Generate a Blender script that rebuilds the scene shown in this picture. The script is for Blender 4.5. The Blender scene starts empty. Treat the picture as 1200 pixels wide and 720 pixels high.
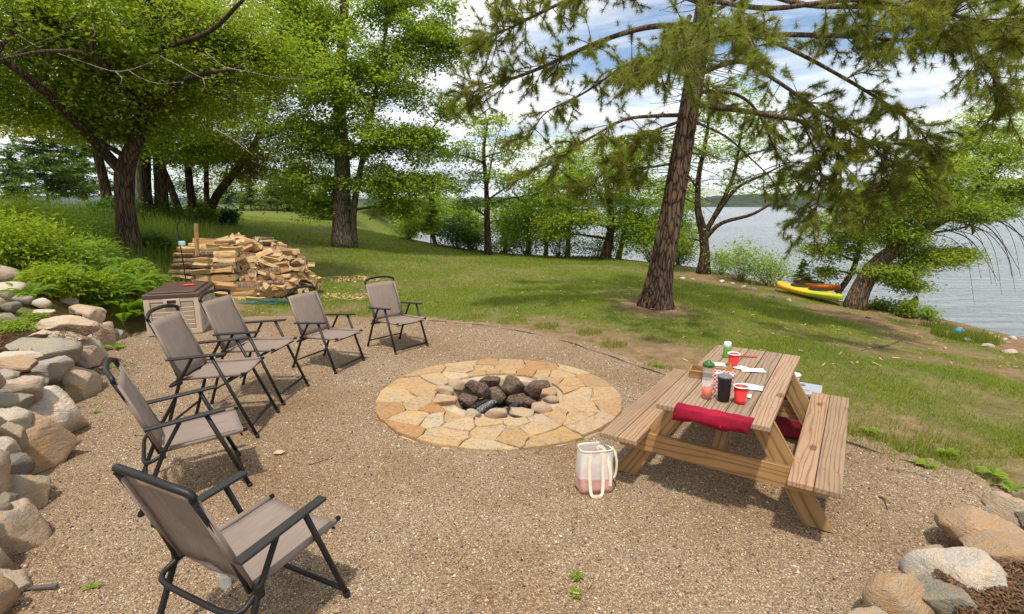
import bpy, bmesh, math, random
import numpy as np
from math import radians, pi, sin, cos

# ------------------------------------------------------------------ camera, light, sky
scene = bpy.context.scene
COL = scene.collection
FPX, PITCH, EYE = 608.2, 0.19308, 2.065      # focal length in photo pixels, tilt, eye height above the gravel

cam_data = bpy.data.cameras.new("camera")
cam_data.sensor_width = 36.0
cam_data.lens = 36.0 * FPX / 1200.0
cam_data.clip_start = 0.05
cam_data.clip_end = 9000.0
cam = bpy.data.objects.new("camera", cam_data)
cam.location = (0, 0, EYE)
cam.rotation_euler = (pi / 2 - PITCH, 0, 0)
COL.objects.link(cam)
scene.camera = cam

SUN_EL, SUN_AZ = radians(67), radians(189)    # azimuth measured from +Y, clockwise: the sun stands behind the camera
sd = bpy.data.lights.new("sun", 'SUN')
sd.energy = 2.9
sd.angle = radians(2.5)
sd.color = (1.0, 0.93, 0.82)
sun = bpy.data.objects.new("sun", sd)
sun_dir = np.array([sin(SUN_AZ) * cos(SUN_EL), cos(SUN_AZ) * cos(SUN_EL), sin(SUN_EL)])
from mathutils import Vector
sun.rotation_euler = Vector((-sun_dir[0], -sun_dir[1], -sun_dir[2])).to_track_quat('-Z', 'Y').to_euler()
COL.objects.link(sun)

scene.view_settings.view_transform = 'Standard'
scene.view_settings.look = 'None'
scene.view_settings.exposure = 0.6
scene.view_settings.gamma = 1.0

world = bpy.data.worlds.new("World")
scene.world = world
world.use_nodes = True
wn, wl = world.node_tree.nodes, world.node_tree.links
wn.clear()
w_out = wn.new("ShaderNodeOutputWorld")
sky = wn.new("ShaderNodeTexSky")
sky.sky_type = 'NISHITA'
sky.sun_disc = False
sky.sun_elevation = SUN_EL
sky.sun_rotation = SUN_AZ
bg_sky = wn.new("ShaderNodeBackground"); bg_sky.inputs[1].default_value = 0.11
wl.new(sky.outputs[0], bg_sky.inputs[0])
tc = wn.new("ShaderNodeTexCoord")
sep = wn.new("ShaderNodeSeparateXYZ"); wl.new(tc.outputs['Generated'], sep.inputs[0])
zc = wn.new("ShaderNodeMath"); zc.operation = 'MAXIMUM'; zc.inputs[1].default_value = 0.0
wl.new(sep.outputs[2], zc.inputs[0])
za = wn.new("ShaderNodeMath"); za.operation = 'ADD'; za.inputs[1].default_value = 0.10
wl.new(zc.outputs[0], za.inputs[0])
dx = wn.new("ShaderNodeMath"); dx.operation = 'DIVIDE'; wl.new(sep.outputs[0], dx.inputs[0]); wl.new(za.outputs[0], dx.inputs[1])
dy = wn.new("ShaderNodeMath"); dy.operation = 'DIVIDE'; wl.new(sep.outputs[1], dy.inputs[0]); wl.new(za.outputs[0], dy.inputs[1])
cmb = wn.new("ShaderNodeCombineXYZ"); wl.new(dx.outputs[0], cmb.inputs[0]); wl.new(dy.outputs[0], cmb.inputs[1])
mp = wn.new("ShaderNodeMapping"); mp.inputs['Scale'].default_value = (0.55, 0.95, 1); mp.inputs['Location'].default_value = (3.1, 1.7, 0)
mp.inputs['Rotation'].default_value = (0, 0, 0.35)
wl.new(cmb.outputs[0], mp.inputs[0])
cn = wn.new("ShaderNodeTexNoise"); cn.inputs['Scale'].default_value = 0.85; cn.inputs['Detail'].default_value = 9; cn.inputs['Roughness'].default_value = 0.6
cn.inputs['Distortion'].default_value = 0.35
wl.new(mp.outputs[0], cn.inputs['Vector'])
cr = wn.new("ShaderNodeValToRGB"); cr.color_ramp.elements[0].position = 0.34; cr.color_ramp.elements[1].position = 0.50
wl.new(cn.outputs['Fac'], cr.inputs[0])
cn2 = wn.new("ShaderNodeTexNoise"); cn2.inputs['Scale'].default_value = 2.1; cn2.inputs['Detail'].default_value = 7; cn2.inputs['Roughness'].default_value = 0.55
wl.new(mp.outputs[0], cn2.inputs['Vector'])
cc = wn.new("ShaderNodeValToRGB")
cc.color_ramp.elements[0].position = 0.36; cc.color_ramp.elements[0].color = (0.50, 0.54, 0.61, 1)
cc.color_ramp.elements[1].position = 0.60; cc.color_ramp.elements[1].color = (0.92, 0.92, 0.93, 1)
wl.new(cn2.outputs['Fac'], cc.inputs[0])
bg_cl = wn.new("ShaderNodeBackground"); bg_cl.inputs[1].default_value = 1.0
wl.new(cc.outputs[0], bg_cl.inputs[0])
wmix = wn.new("ShaderNodeMixShader")
wl.new(cr.outputs[0], wmix.inputs[0]); wl.new(bg_sky.outputs[0], wmix.inputs[1]); wl.new(bg_cl.outputs[0], wmix.inputs[2])
wl.new(wmix.outputs[0], w_out.inputs[0])

scene.render.engine = 'CYCLES'
scene.cycles.max_bounces = 6
scene.cycles.diffuse_bounces = 3
scene.cycles.glossy_bounces = 3
scene.cycles.transmission_bounces = 6
scene.cycles.transparent_max_bounces = 12
scene.cycles.caustics_reflective = False
scene.cycles.caustics_refractive = False
scene.cycles.use_denoising = True
scene.render.resolution_x, scene.render.resolution_y = 1024, 614

# ------------------------------------------------------------------ survey: where a sight line meets the ground
_c, _s = cos(PITCH), sin(PITCH)
def _ray(u, v):
    a, b = (u - 600) / FPX, -(v - 360) / FPX
    return np.array([a, _c + b * _s, -_s + b * _c])
def G(u, v, z=0.0):
    d = _ray(u, v); t = (z - EYE) / d[2]
    return np.array([d[0] * t, d[1] * t, z])
def fdepth(p):
    return p[1] * _c + (EYE - p[2]) * _s
def P(u, v, y):
    d = _ray(u, v); t = y / d[1]
    return np.array([d[0] * t, y, EYE + d[2] * t])

rng = np.random.default_rng(7)
random.seed(7)

# ------------------------------------------------------------------ mesh helpers
def build(name, V, faces, mats, parent=None, smooth=False, midx=None, link=True):
    """faces: list of int arrays (n, k); midx: material index per array"""
    me = bpy.data.meshes.new(name)
    V = np.asarray(V, dtype=np.float32).reshape(-1, 3)
    faces = [np.asarray(f, dtype=np.int32) for f in faces if len(f)]
    me.vertices.add(len(V)); me.vertices.foreach_set("co", V.ravel())
    loops = np.concatenate([f.ravel() for f in faces])
    tot = np.concatenate([np.full(len(f), f.shape[1], np.int32) for f in faces])
    me.loops.add(len(loops)); me.loops.foreach_set("vertex_index", loops)
    me.polygons.add(len(tot))
    me.polygons.foreach_set("loop_start", (np.cumsum(tot) - tot).astype(np.int32))
    if midx is not None:
        me.polygons.foreach_set("material_index", np.concatenate([np.full(len(f), m, np.int32) for f, m in zip(faces, midx)]))
    me.polygons.foreach_set("use_smooth", np.full(len(tot), bool(smooth)))
    me.update(calc_edges=True); me.validate()
    for m in (mats if isinstance(mats, (list, tuple)) else [mats]):
        me.materials.append(m)
    return obj(name, me, parent) if link else me

def obj(name, me, parent=None, loc=None, rot=None):
    o = bpy.data.objects.new(name, me)
    COL.objects.link(o)
    if parent is not None: o.parent = parent
    if loc is not None: o.location = loc
    if rot is not None: o.rotation_euler = rot
    return o

def tag(o, label=None, cat=None, group=None, kind=None):
    if label: o["label"] = label
    if cat: o["category"] = cat
    if group: o["group"] = group
    if kind: o["kind"] = kind
    return o

def thing(name, label, cat, loc=(0, 0, 0), rz=0.0, group=None):
    o = bpy.data.objects.new(name, None)
    o.empty_display_size = 0.1
    COL.objects.link(o)
    o.location = loc; o.rotation_euler = (0, 0, rz)
    return tag(o, label, cat, group)

class MB:
    def __init__(s): s.V = []; s.F = []; s.M = []; s.n = 0
    def add(s, V, faces, m=0):
        V = np.asarray(V, float).reshape(-1, 3)
        s.V.append(V)
        for f in faces:
            f = np.asarray(f, np.int32)
            if len(f): s.F.append(f + s.n); s.M.append(m)
        s.n += len(V); return s
    def build(s, name, mats, parent=None, smooth=False, bevel=0.0, seg=2):
        o = build(name, np.concatenate(s.V), s.F, mats, parent, smooth, s.M)
        if bevel:
            b = o.modifiers.new("bevel", 'BEVEL'); b.width = bevel; b.segments = seg; b.limit_method = 'ANGLE'
        return o
    def mesh(s, name, mats, smooth=False):
        return build(name, np.concatenate(s.V), s.F, mats, None, smooth, s.M, link=False)

def nrm(a):
    return a / np.maximum(np.linalg.norm(a, axis=-1, keepdims=True), 1e-9)

def tubes(Pts, R, sides=6, caps=True):
    """Pts (N,K,3), R (N,K) -> V, faces"""
    Pts = np.asarray(Pts, float); R = np.asarray(R, float)
    if Pts.ndim == 2: Pts = Pts[None]; R = np.broadcast_to(R, Pts.shape[:2])
    N, K, _ = Pts.shape
    T = nrm(np.gradient(Pts, axis=1))
    mean = nrm(Pts[:, -1] - Pts[:, 0] + 1e-6)
    ref = np.where(np.abs(mean[:, 2:3]) < 0.85, np.array([[0, 0, 1.0]]), np.array([[1.0, 0.1, 0]]))[:, None, :]
    U = nrm(np.cross(T, np.broadcast_to(ref, T.shape))); W = np.cross(U, T)
    a = np.arange(sides) * 2 * pi / sides
    ring = U[:, :, None, :] * np.cos(a)[None, None, :, None] + W[:, :, None, :] * np.sin(a)[None, None, :, None]
    V = Pts[:, :, None, :] + ring * R[:, :, None, None]
    idx = np.arange(N * K * sides).reshape(N, K, sides)
    nx = np.roll(idx, -1, axis=2)
    q = np.stack([idx[:, :-1], nx[:, :-1], nx[:, 1:], idx[:, 1:]], -1).reshape(-1, 4)
    F = [q]
    if caps:
        F += [idx[:, 0, ::-1].reshape(N, sides), idx[:, -1].reshape(N, sides)]
    return V.reshape(-1, 3), F

def curve(pts, n=12):
    """Catmull-Rom through pts"""
    p = np.asarray(pts, float)
    if len(p) == 2: 
        t = np.linspace(0, 1, n)[:, None]; return p[0] * (1 - t) + p[1] * t
    q = np.vstack([2 * p[0] - p[1], p, 2 * p[-1] - p[-2]])
    out = []
    ts = np.linspace(0, len(p) - 1 - 1e-9, n)
    for t in ts:
        i = int(t); f = t - i
        a, b, c, d = q[i:i + 4]
        out.append(0.5 * (2 * b + (c - a) * f + (2 * a - 5 * b + 4 * c - d) * f * f + (3 * b - a - 3 * c + d) * f ** 3))
    return np.array(out)

BOXF = np.array([[0, 3, 2, 1], [4, 5, 6, 7], [0, 1, 5, 4], [1, 2, 6, 5], [2, 3, 7, 6], [3, 0, 4, 7]])
def box(c, s, rz=0.0, rx=0.0, ry=0.0):
    x, y, z = s[0] / 2, s[1] / 2, s[2] / 2
    V = np.array([[-x, -y, -z], [x, -y, -z], [x, y, -z], [-x, y, -z], [-x, -y, z], [x, -y, z], [x, y, z], [-x, y, z]])
    if rx: V = V @ np.array([[1, 0, 0], [0, cos(rx), -sin(rx)], [0, sin(rx), cos(rx)]]).T
    if ry: V = V @ np.array([[cos(ry), 0, sin(ry)], [0, 1, 0], [-sin(ry), 0, cos(ry)]]).T
    if rz: V = V @ np.array([[cos(rz), -sin(rz), 0], [sin(rz), cos(rz), 0], [0, 0, 1]]).T
    return V + np.asarray(c, float), [BOXF]

def lathe(prof, n=24, c=(0, 0, 0)):
    prof = np.asarray(prof, float); k = len(prof)
    a = np.arange(n) * 2 * pi / n
    V = np.stack([prof[:, None, 0] * np.cos(a), prof[:, None, 0] * np.sin(a), np.repeat(prof[:, 1:2], n, 1)], -1) + np.asarray(c, float)
    idx = np.arange(k * n).reshape(k, n); nx = np.roll(idx, -1, 1)
    return V.reshape(-1, 3), [np.stack([idx[:-1], nx[:-1], nx[1:], idx[1:]], -1).reshape(-1, 4)]

def plank(p0, p1, width, thick, side):
    """a board from p0 to p1; side = direction of its width"""
    p0, p1 = np.asarray(p0, float), np.asarray(p1, float)
    d = nrm(p1 - p0); s = np.asarray(side, float); s = nrm(s - d * (s @ d)); n = np.cross(d, s)
    V = []
    for p in (p0, p1):
        for a, b in ((-1, -1), (1, -1), (1, 1), (-1, 1)):
            V.append(p + s * a * width / 2 + n * b * thick / 2)
    return np.array(V), [BOXF]

def hash2(ix, iy, seed):
    h = (ix.astype(np.int64) * 374761393 + iy.astype(np.int64) * 668265263 + seed * 1442695041) & 0x7fffffff
    h = ((h ^ (h >> 13)) * 1274126177) & 0x7fffffff
    return ((h ^ (h >> 16)) & 0xffff) / 65535.0
def vnoise(x, y, seed=0):
    ix, iy = np.floor(x), np.floor(y); fx, fy = x - ix, y - iy
    fx = fx * fx * (3 - 2 * fx); fy = fy * fy * (3 - 2 * fy)
    ix, iy = ix.astype(np.int64), iy.astype(np.int64)
    return ((hash2(ix, iy, seed) * (1 - fx) + hash2(ix + 1, iy, seed) * fx) * (1 - fy)
            + (hash2(ix, iy + 1, seed) * (1 - fx) + hash2(ix + 1, iy + 1, seed) * fx) * fy)
def fbm(x, y, seed=0, o=3):
    r = 0; a = 0.5; t = 0
    for k in range(o):
        r = r + a * vnoise(x * 2 ** k, y * 2 ** k, seed + k * 17); t += a; a *= 0.55
    return r / t
def sstep(x, a, b):
    t = np.clip((x - a) / (b - a), 0, 1); return t * t * (3 - 2 * t)

# ------------------------------------------------------------------ materials
class NT:
    def __init__(s, name):
        s.m = bpy.data.materials.new(name); s.m.use_nodes = True
        s.t = s.m.node_tree; s.t.nodes.clear()
        s.out = s.t.nodes.new("ShaderNodeOutputMaterial")
    def n(s, kind, **kw):
        x = s.t.nodes.new("ShaderNode" + kind)
        for k, v in kw.items():
            if k in x.inputs: s.set(x, k, v)
            else: setattr(x, k, v)
        return x
    def set(s, node, key, v):
        if isinstance(v, bpy.types.NodeSocket): s.t.links.new(v, node.inputs[key])
        else: node.inputs[key].default_value = v
    def ramp(s, fac, stops, interp='LINEAR'):
        r = s.n("ValToRGB"); s.t.links.new(fac, r.inputs[0]); cr_ = r.color_ramp; cr_.interpolation = interp
        while len(cr_.elements) < len(stops): cr_.elements.new(0.5)
        for e, (p, c) in zip(cr_.elements, stops):
            e.position = p; e.color = (c[0], c[1], c[2], 1) if not isinstance(c, (int, float)) else (c, c, c, 1)
        return r.outputs[0]
    def mix(s, fac, a, b, mode='MIX'):
        x = s.n("MixRGB", blend_type=mode)
        for k, v in ((0, fac), (1, a), (2, b)):
            if isinstance(v, bpy.types.NodeSocket): s.t.links.new(v, x.inputs[k])
            else: x.inputs[k].default_value = v if k == 0 else (v[0], v[1], v[2], 1)
        return x.outputs[0]
    def coords(s, scale=(1, 1, 1), kind='Object', loc=None, rand=0.0):
        c = s.n("TexCoord").outputs[kind]
        m = s.n("Mapping"); s.t.links.new(c, m.inputs[0]); m.inputs['Scale'].default_value = scale
        if loc: m.inputs['Location'].default_value = loc
        if rand:
            oi = s.n("ObjectInfo"); mm = s.n("Math", operation='MULTIPLY'); s.t.links.new(oi.outputs['Random'], mm.inputs[0]); mm.inputs[1].default_value = rand
            s.t.links.new(mm.outputs[0], m.inputs['Location'])
        return m.outputs[0]
    def noise(s, vec, scale, detail=4, rough=0.55, dist=0.0):
        x = s.n("TexNoise"); s.t.links.new(vec, x.inputs['Vector'])
        x.inputs['Scale'].default_value = scale; x.inputs['Detail'].default_value = detail
        x.inputs['Roughness'].default_value = rough; x.inputs['Distortion'].default_value = dist
        return x.outputs['Fac']
    def voro(s, vec, scale, out='Distance', feature='F1'):
        x = s.n("TexVoronoi"); x.feature = feature; s.t.links.new(vec, x.inputs['Vector']); x.inputs['Scale'].default_value = scale
        return x.outputs[out]
    def math(s, op, a, b=0.0):
        x = s.n("Math", operation=op)
        for k, v in ((0, a), (1, b)):
            if isinstance(v, bpy.types.NodeSocket): s.t.links.new(v, x.inputs[k])
            else: x.inputs[k].default_value = v
        return x.outputs[0]
    def bump(s, h, strength=0.4, dist=0.01, normal=None):
        b = s.n("Bump"); s.t.links.new(h, b.inputs['Height']); b.inputs['Strength'].default_value = strength; b.inputs['Distance'].default_value = dist
        if normal is not None: s.t.links.new(normal, b.inputs['Normal'])
        return b.outputs[0]
    def finish(s, color, rough=0.7, normal=None, metallic=0.0, spec=0.4, **kw):
        p = s.n("BsdfPrincipled")
        s.set(p, 'Base Color', color if isinstance(color, bpy.types.NodeSocket) else (*color, 1))
        s.set(p, 'Roughness', rough); s.set(p, 'Metallic', metallic); s.set(p, 'Specular IOR Level', spec)
        if normal is not None: s.t.links.new(normal, p.inputs['Normal'])
        for k, v in kw.items(): s.set(p, k, v)
        s.t.links.new(p.outputs[0], s.out.inputs[0])
        return s.m

def leaf_mat(name, cols, transl=0.35, nscale=0.6):
    """cols: dark to light leaf tints, picked leaf by leaf"""
    m = NT(name)
    isl = m.n("NewGeometry").outputs['Random Per Island']
    k = len(cols); mean = [sum(c_[i] for c_ in cols) / k for i in range(3)]
    cols = [tuple(mean[i] + .6 * (c_[i] - mean[i]) for i in range(3)) for c_ in cols]
    c = m.ramp(isl, [(i / max(k - 1, 1), cols[i]) for i in range(k)])
    nz = m.noise(m.coords(), nscale, 2)
    c = m.mix(m.ramp(nz, [(0.32, 0.0), (0.62, 1.0)]), c, m.mix(1.0, c, (1.16, 1.12, 0.80), 'MULTIPLY'))
    p = m.n("BsdfPrincipled"); m.set(p, 'Base Color', c); m.set(p, 'Roughness', 0.55); m.set(p, 'Specular IOR Level', 0.25)
    t = m.n("BsdfTranslucent"); m.set(t, 'Color', m.mix(1.0, c, (1.65, 1.8, 0.75), 'MULTIPLY'))
    x = m.n("MixShader"); x.inputs[0].default_value = min(.6, transl * 1.25)
    m.t.links.new(p.outputs[0], x.inputs[1]); m.t.links.new(t.outputs[0], x.inputs[2]); m.t.links.new(x.outputs[0], m.out.inputs[0])
    return m.m

def plain(name, col, rough=0.6, var=0.12, nscale=8.0, bump=0.0, bscale=60.0, metallic=0.0, spec=0.4, **kw):
    m = NT(name); co = m.coords()
    n = m.noise(co, nscale, 4)
    lo = tuple(x * (1 - var) for x in col); hi = tuple(min(1, x * (1 + var)) for x in col)
    c = m.ramp(n, [(0.3, lo), (0.7, hi)])
    nb = m.bump(m.noise(co, bscale, 3), bump, 0.003) if bump else None
    return m.finish(c, rough, nb, metallic, spec, **kw)

def bark_mat(name, dark, light, ridge=14.0, strength=0.9, zs=0.13):
    m = NT(name)
    co = m.coords((1, 1, zs))
    wv = m.n("TexNoise"); m.t.links.new(co, wv.inputs['Vector']); wv.inputs['Scale'].default_value = ridge * .45; wv.inputs['Detail'].default_value = 3
    ad = m.n("VectorMath", operation='MULTIPLY_ADD'); m.t.links.new(wv.outputs['Color'], ad.inputs[0]); ad.inputs[1].default_value = (1.6 / ridge,) * 3; m.t.links.new(co, ad.inputs[2])
    co = ad.outputs[0]
    v = m.voro(co, ridge, 'Distance', 'DISTANCE_TO_EDGE')
    n = m.noise(co, ridge * 1.9, 7, 0.7, 0.8)
    h = m.math('ADD', m.math('MULTIPLY', m.ramp(v, [(0.0, 0.0), (0.22, 1.0)]), 0.40), m.math('MULTIPLY', n, 0.95))
    h = m.math('MULTIPLY', h, 0.74)
    c = m.ramp(h, [(0.38, dark), (0.62, light), (0.85, tuple(min(1, x * 1.3) for x in light))])
    big = m.noise(m.coords(), 1.7, 3)
    c = m.mix(m.ramp(big, [(0.45, 0.0), (0.7, 0.45)]), c, m.mix(1.0, c, (0.85, 1.0, 0.8), 'MULTIPLY'))
    return m.finish(c, 0.9, m.bump(h, strength, 0.03), spec=0.15)

def rock_mat(name, cols, rand=True, nscale=3.0, bstr=0.8, pale=.5, soot=0.0):
    m = NT(name)
    co = m.coords(rand=40.0)
    oi = m.n("ObjectInfo").outputs['Random']
    k = len(cols)
    base = m.ramp(oi, [(i / max(1, k - 1), cols[i]) for i in range(k)])
    n1 = m.noise(co, nscale, 6, 0.62, 0.4)
    c = m.mix(m.ramp(n1, [(0.38, 0.0), (0.66, 0.75)]), base, m.mix(1.0, base, (1.25, 1.02, 0.72), 'MULTIPLY'))
    n2 = m.noise(co, 24, 6, 0.7)
    c = m.mix(m.ramp(n2, [(0.35, 0.55), (0.52, 0.0)]), c, m.mix(1.0, c, (0.45, 0.43, 0.42), 'MULTIPLY'))
    c = m.mix(m.ramp(m.noise(co, 9, 5, 0.7), [(0.55, 0.0), (0.72, pale)]), c, (0.52, 0.48, 0.42))
    c = m.mix(m.ramp(m.noise(co, 85, 3, 0.6), [(0.40, 0.5), (0.50, 0.0)]), c, m.mix(1.0, c, (0.5, 0.47, 0.45), 'MULTIPLY'))
    if soot: c = m.mix(m.ramp(m.noise(co, 4.5, 4, 0.6), [(0.42, soot), (0.6, 0.0)]), c, (.018, .016, .015))
    h = m.math('ADD', m.math('MULTIPLY', m.noise(co, 7, 9, 0.7, .6), 1.0), m.math('MULTIPLY', m.noise(co, 60, 4), 0.3))
    h = m.math('ADD', h, m.math('MULTIPLY', m.noise(m.coords((1, 1, 5), rand=40.0), 3.0, 4), 0.7))
    return m.finish(c, 0.88, m.bump(h, bstr, 0.05), spec=0.2)

def wood_mat(name, dark, mid, light, grain=1.0):
    """weathered plank, grain along the local Y axis"""
    m = NT(name)
    co = m.coords((1, 0.10, 1), rand=17.0)
    warp = m.noise(m.coords((1, 0.16, 1), rand=17.0), 6.0, 2)
    w = m.n("TexWave", wave_type='BANDS', bands_direction='X'); m.t.links.new(co, w.inputs['Vector'])
    w.inputs['Scale'].default_value = 11.0 * grain; w.inputs['Distortion'].default_value = 13.0; w.inputs['Detail'].default_value = 3.0; w.inputs['Detail Scale'].default_value = .7
    fine = m.noise(m.coords((1, 0.03, 1), rand=17.0), 120, 4, 0.6)
    h = m.math('ADD', m.math('MULTIPLY', m.ramp(w.outputs['Fac'], [(0.0, 0.0), (0.35, .8), (1.0, 1.0)]), 0.42), m.math('MULTIPLY', fine, 0.55))
    c = m.ramp(h, [(0.12, dark), (0.42, mid), (0.85, light)])
    blot = m.noise(m.coords(rand=9.0), 3.5, 3)
    c = m.mix(m.ramp(blot, [(0.4, 0.0), (0.7, 0.35)]), c, m.mix(1.0, c, (0.72, 0.70, 0.70), 'MULTIPLY'))
    kn = m.voro(m.coords((1, 0.45, 1), rand=23.0), 4.2, 'Distance')
    c = m.mix(m.ramp(kn, [(0.07, 0.85), (0.13, 0.0)]), c, m.mix(1.0, c, (0.38, 0.32, 0.28), 'MULTIPLY'))
    oi = m.n("ObjectInfo").outputs['Random']
    c = m.mix(1.0, c, m.ramp(oi, [(0, (0.80, 0.86, 0.86)), (1, (1.1, 1.06, 1.0))]), 'MULTIPLY')
    return m.finish(c, 0.78, m.bump(h, 0.35, 0.004), spec=0.25)
# ------------------------------------------------------------------ the lie of the land
LAKE_Z = -1.5
EDGE_PX = [(10, 719), (50, 600), (85, 525), (105, 470), (125, 420), (140, 398), (165, 392), (255, 371), (280, 373), (340, 374), (420, 373), (500, 375), (587, 383),
           (645, 395), (687, 407), (733, 423), (770, 435), (825, 452), (905, 485), (994, 517), (1060, 538), (1110, 556), (1160, 578), (1150, 600), (1090, 650), (1040, 690), (1010, 719)]
PATIO = np.array([G(u, v)[:2] for u, v in EDGE_PX] + [[1.85, 0.8], [1.6, -4], [-2.2, -4], [-2.3, 1.2]])
RING_C = np.array([-0.14, 5.42]); RING_R = 1.32; PIT_C = np.array([-0.13, 5.42]); PIT_R = 0.56
BANK = [G(u, v, z)[:2] for u, v, z in [(1200, 414, -.6), (1080, 380, -.6), (985, 357, -.55), (900, 338, -.5), (820, 315, -.45), (700, 301, -.4), (570, 296, -.25), (533, 290, 0), (470, 280, .35), (417, 269, .8), (367, 254, 1.2)]]
BANK = np.array([[9.5, -30], [10.2, 0], [10.0, 6]] + [list(b) for b in BANK] + [[-15.5, 60], [-24, 110], [-40, 400]])

def seg_dist(x, y, poly, closed):
    """distance to a polyline and side (positive on the right of its direction)"""
    best = np.full(x.shape, 1e9); side = np.zeros(x.shape)
    n = len(poly)
    for i in range(n if closed else n - 1):
        a = poly[i]; b = poly[(i + 1) % n]; d = b - a; L = max(d @ d, 1e-9)
        t = np.clip(((x - a[0]) * d[0] + (y - a[1]) * d[1]) / L, 0, 1)
        ex, ey = x - a[0] - t * d[0], y - a[1] - t * d[1]
        r = np.hypot(ex, ey); k = r < best - 1e-9
        best = np.where(k, r, best); side = np.where(k, np.sign(d[1] * ex - d[0] * ey), side)
    return best, side
def inside(x, y, poly):
    r = np.zeros(x.shape, bool); n = len(poly)
    for i in range(n):
        a, b = poly[i], poly[(i + 1) % n]
        c = ((a[1] > y) != (b[1] > y)) & (x < (b[0] - a[0]) * (y - a[1]) / (b[1] - a[1] + 1e-12) + a[0])
        r ^= c
    return r

CTRL = [(-1, 1, 0), (1, 1, 0), (3, 2, 0), (4, 5, 0), (3, 7.5, 0), (0, 8.8, 0), (-3, 9.2, 0), (4.5, 1, -.02), (6, 4, -.06), (5.5, 6.5, -.06), (20, -10, -.6), (0, -12, 0), (-20, -10, .6), (8, 1, -.4),
        (-5.5, 5.5, .5), (-6.6, 7.2, .62), (-8, 9.5, .95), (-5.6, 3.6, .6), (-9, 6, 1.05), (-12, 9, 1.4), (-14, 14, 1.5), (-20, 20, 1.6), (-20, 5, 1.6), (-4.5, 2, .6), (-6, -1, .7),
        (-30, 40, 1.65), (-15, 60, 1.65), (-40, 80, 1.7), (-60, 20, 1.8), (0, 60, -.3), (30, 60, -.5), (30, 20, -.6)]
CTRL += [tuple(G(u, v, z)) for u, v, z in [(560, 345, -.02), (767, 358, 0), (650, 320, -.15), (900, 370, -.2), (1000, 400, -.25), (1150, 480, -.12), (1200, 415, -.6), (1080, 380, -.6),
        (1003, 360, -.5), (948, 345, -.5), (900, 338, -.5), (825, 320, -.4), (710, 303, -.4), (572, 298, -.25), (533, 291, 0), (470, 281, .35), (417, 270, .8), (402, 288, .45), (367, 255, 1.2),
        (330, 247, 1.6), (280, 247, 1.6), (240, 262, 1.3), (190, 262, 1.4), (150, 295, .95), (290, 350, 0), (235, 345, .03), (330, 312, .22), (300, 300, .45), (250, 275, .9), (450, 310, .15)]]
CTRL = np.array(CTRL)
def _tps(r2): return r2 * np.log(r2 + 1e-9) * 0.5
def _fit():
    X = CTRL[:, :2] / 10; n = len(X)
    K = _tps(((X[:, None] - X[None]) ** 2).sum(-1)) + np.eye(n) * 0.01
    Pm = np.hstack([np.ones((n, 1)), X])
    A = np.block([[K, Pm], [Pm.T, np.zeros((3, 3))]])
    return np.linalg.solve(A, np.concatenate([CTRL[:, 2], np.zeros(3)]))
_W = _fit()
def land(x, y, detail=True):
    """height of the bare ground"""
    x = np.asarray(x, float); y = np.asarray(y, float); sh = x.shape; x = x.ravel(); y = y.ravel()
    z = np.full(x.shape, _W[-3]) + _W[-2] * x / 10 + _W[-1] * y / 10
    for (cx, cy, _), w in zip(CTRL, _W[:-3]):
        z += w * _tps(((x - cx) ** 2 + (y - cy) ** 2) / 100)
    z = np.clip(z, -0.75, 1.9)
    d, s = seg_dist(x, y, BANK, False)
    out = d * s
    width = np.where(y < 14, 13.0, 8.0)
    z = z + (-3.2 - z) * sstep(out, 0, width)
    dp, _ = seg_dist(x, y, PATIO, True)
    ins = inside(x, y, PATIO)
    dp = np.where(ins, -dp, dp)
    left = (x < -1.5) & (y < 8.6)
    w = np.where(left, sstep(dp, 0.30, 0.85), sstep(dp, -0.05, 1.2))
    z = np.where(dp < 1.2, -0.035 * (1 - w) + (z + 0.012) * w, z)
    if detail:
        z = z + (fbm(x * 1.3, y * 1.3, 5) - 0.5) * 0.06 * sstep(dp, 0.0, 1.5)
    r = np.hypot(x - PIT_C[0], y - PIT_C[1])
    z = np.where(r < PIT_R + 0.35, z - 0.32 * (1 - sstep(r, PIT_R - 0.02, PIT_R + 0.25)), z)
    return z.reshape(sh)
def land1(x, y): return float(land(np.array([x]), np.array([y]))[0])
def patio_d(x, y):
    d, _ = seg_dist(x, y, PATIO, True); return np.where(inside(x, y, PATIO), -d, d)
def bank_d(x, y):
    d, s = seg_dist(x, y, BANK, False); return d * s

DIRT_SPOTS = [(700, 400, 1.0, .9), (640, 385, .8, .6), (770, 420, .9, .9), (820, 425, .8, .8), (560, 372, .7, .5), (400, 360, .7, .6), (430, 345, .5, .5), (1080, 520, .8, .8), (1150, 545, .7, .8), (1010, 490, .6, .5),
              (980, 395, 1.1, .65), (1050, 405, 1.0, .6), (880, 385, 1.0, .45), (767, 362, .9, .95), (1003, 366, 1.1, .9), (1050, 378, 1.0, .8), (1110, 398, 1.2, .6), (830, 324, 1.6, .9), (900, 342, .9, .5), (860, 332, 1.0, .6),
              (255, 250, 1.5, .5), (320, 292, 1.2, .4), (980, 350, .7, .5), (1190, 430, .8, .5), (1140, 470, .8, .4)]
DIRT_W = [(G(u, v, float(land(*[np.array([q]) for q in G(u, v, 0)[:2]])[0]) if v > 300 else 0.4), r, a) for u, v, r, a in DIRT_SPOTS]
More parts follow.
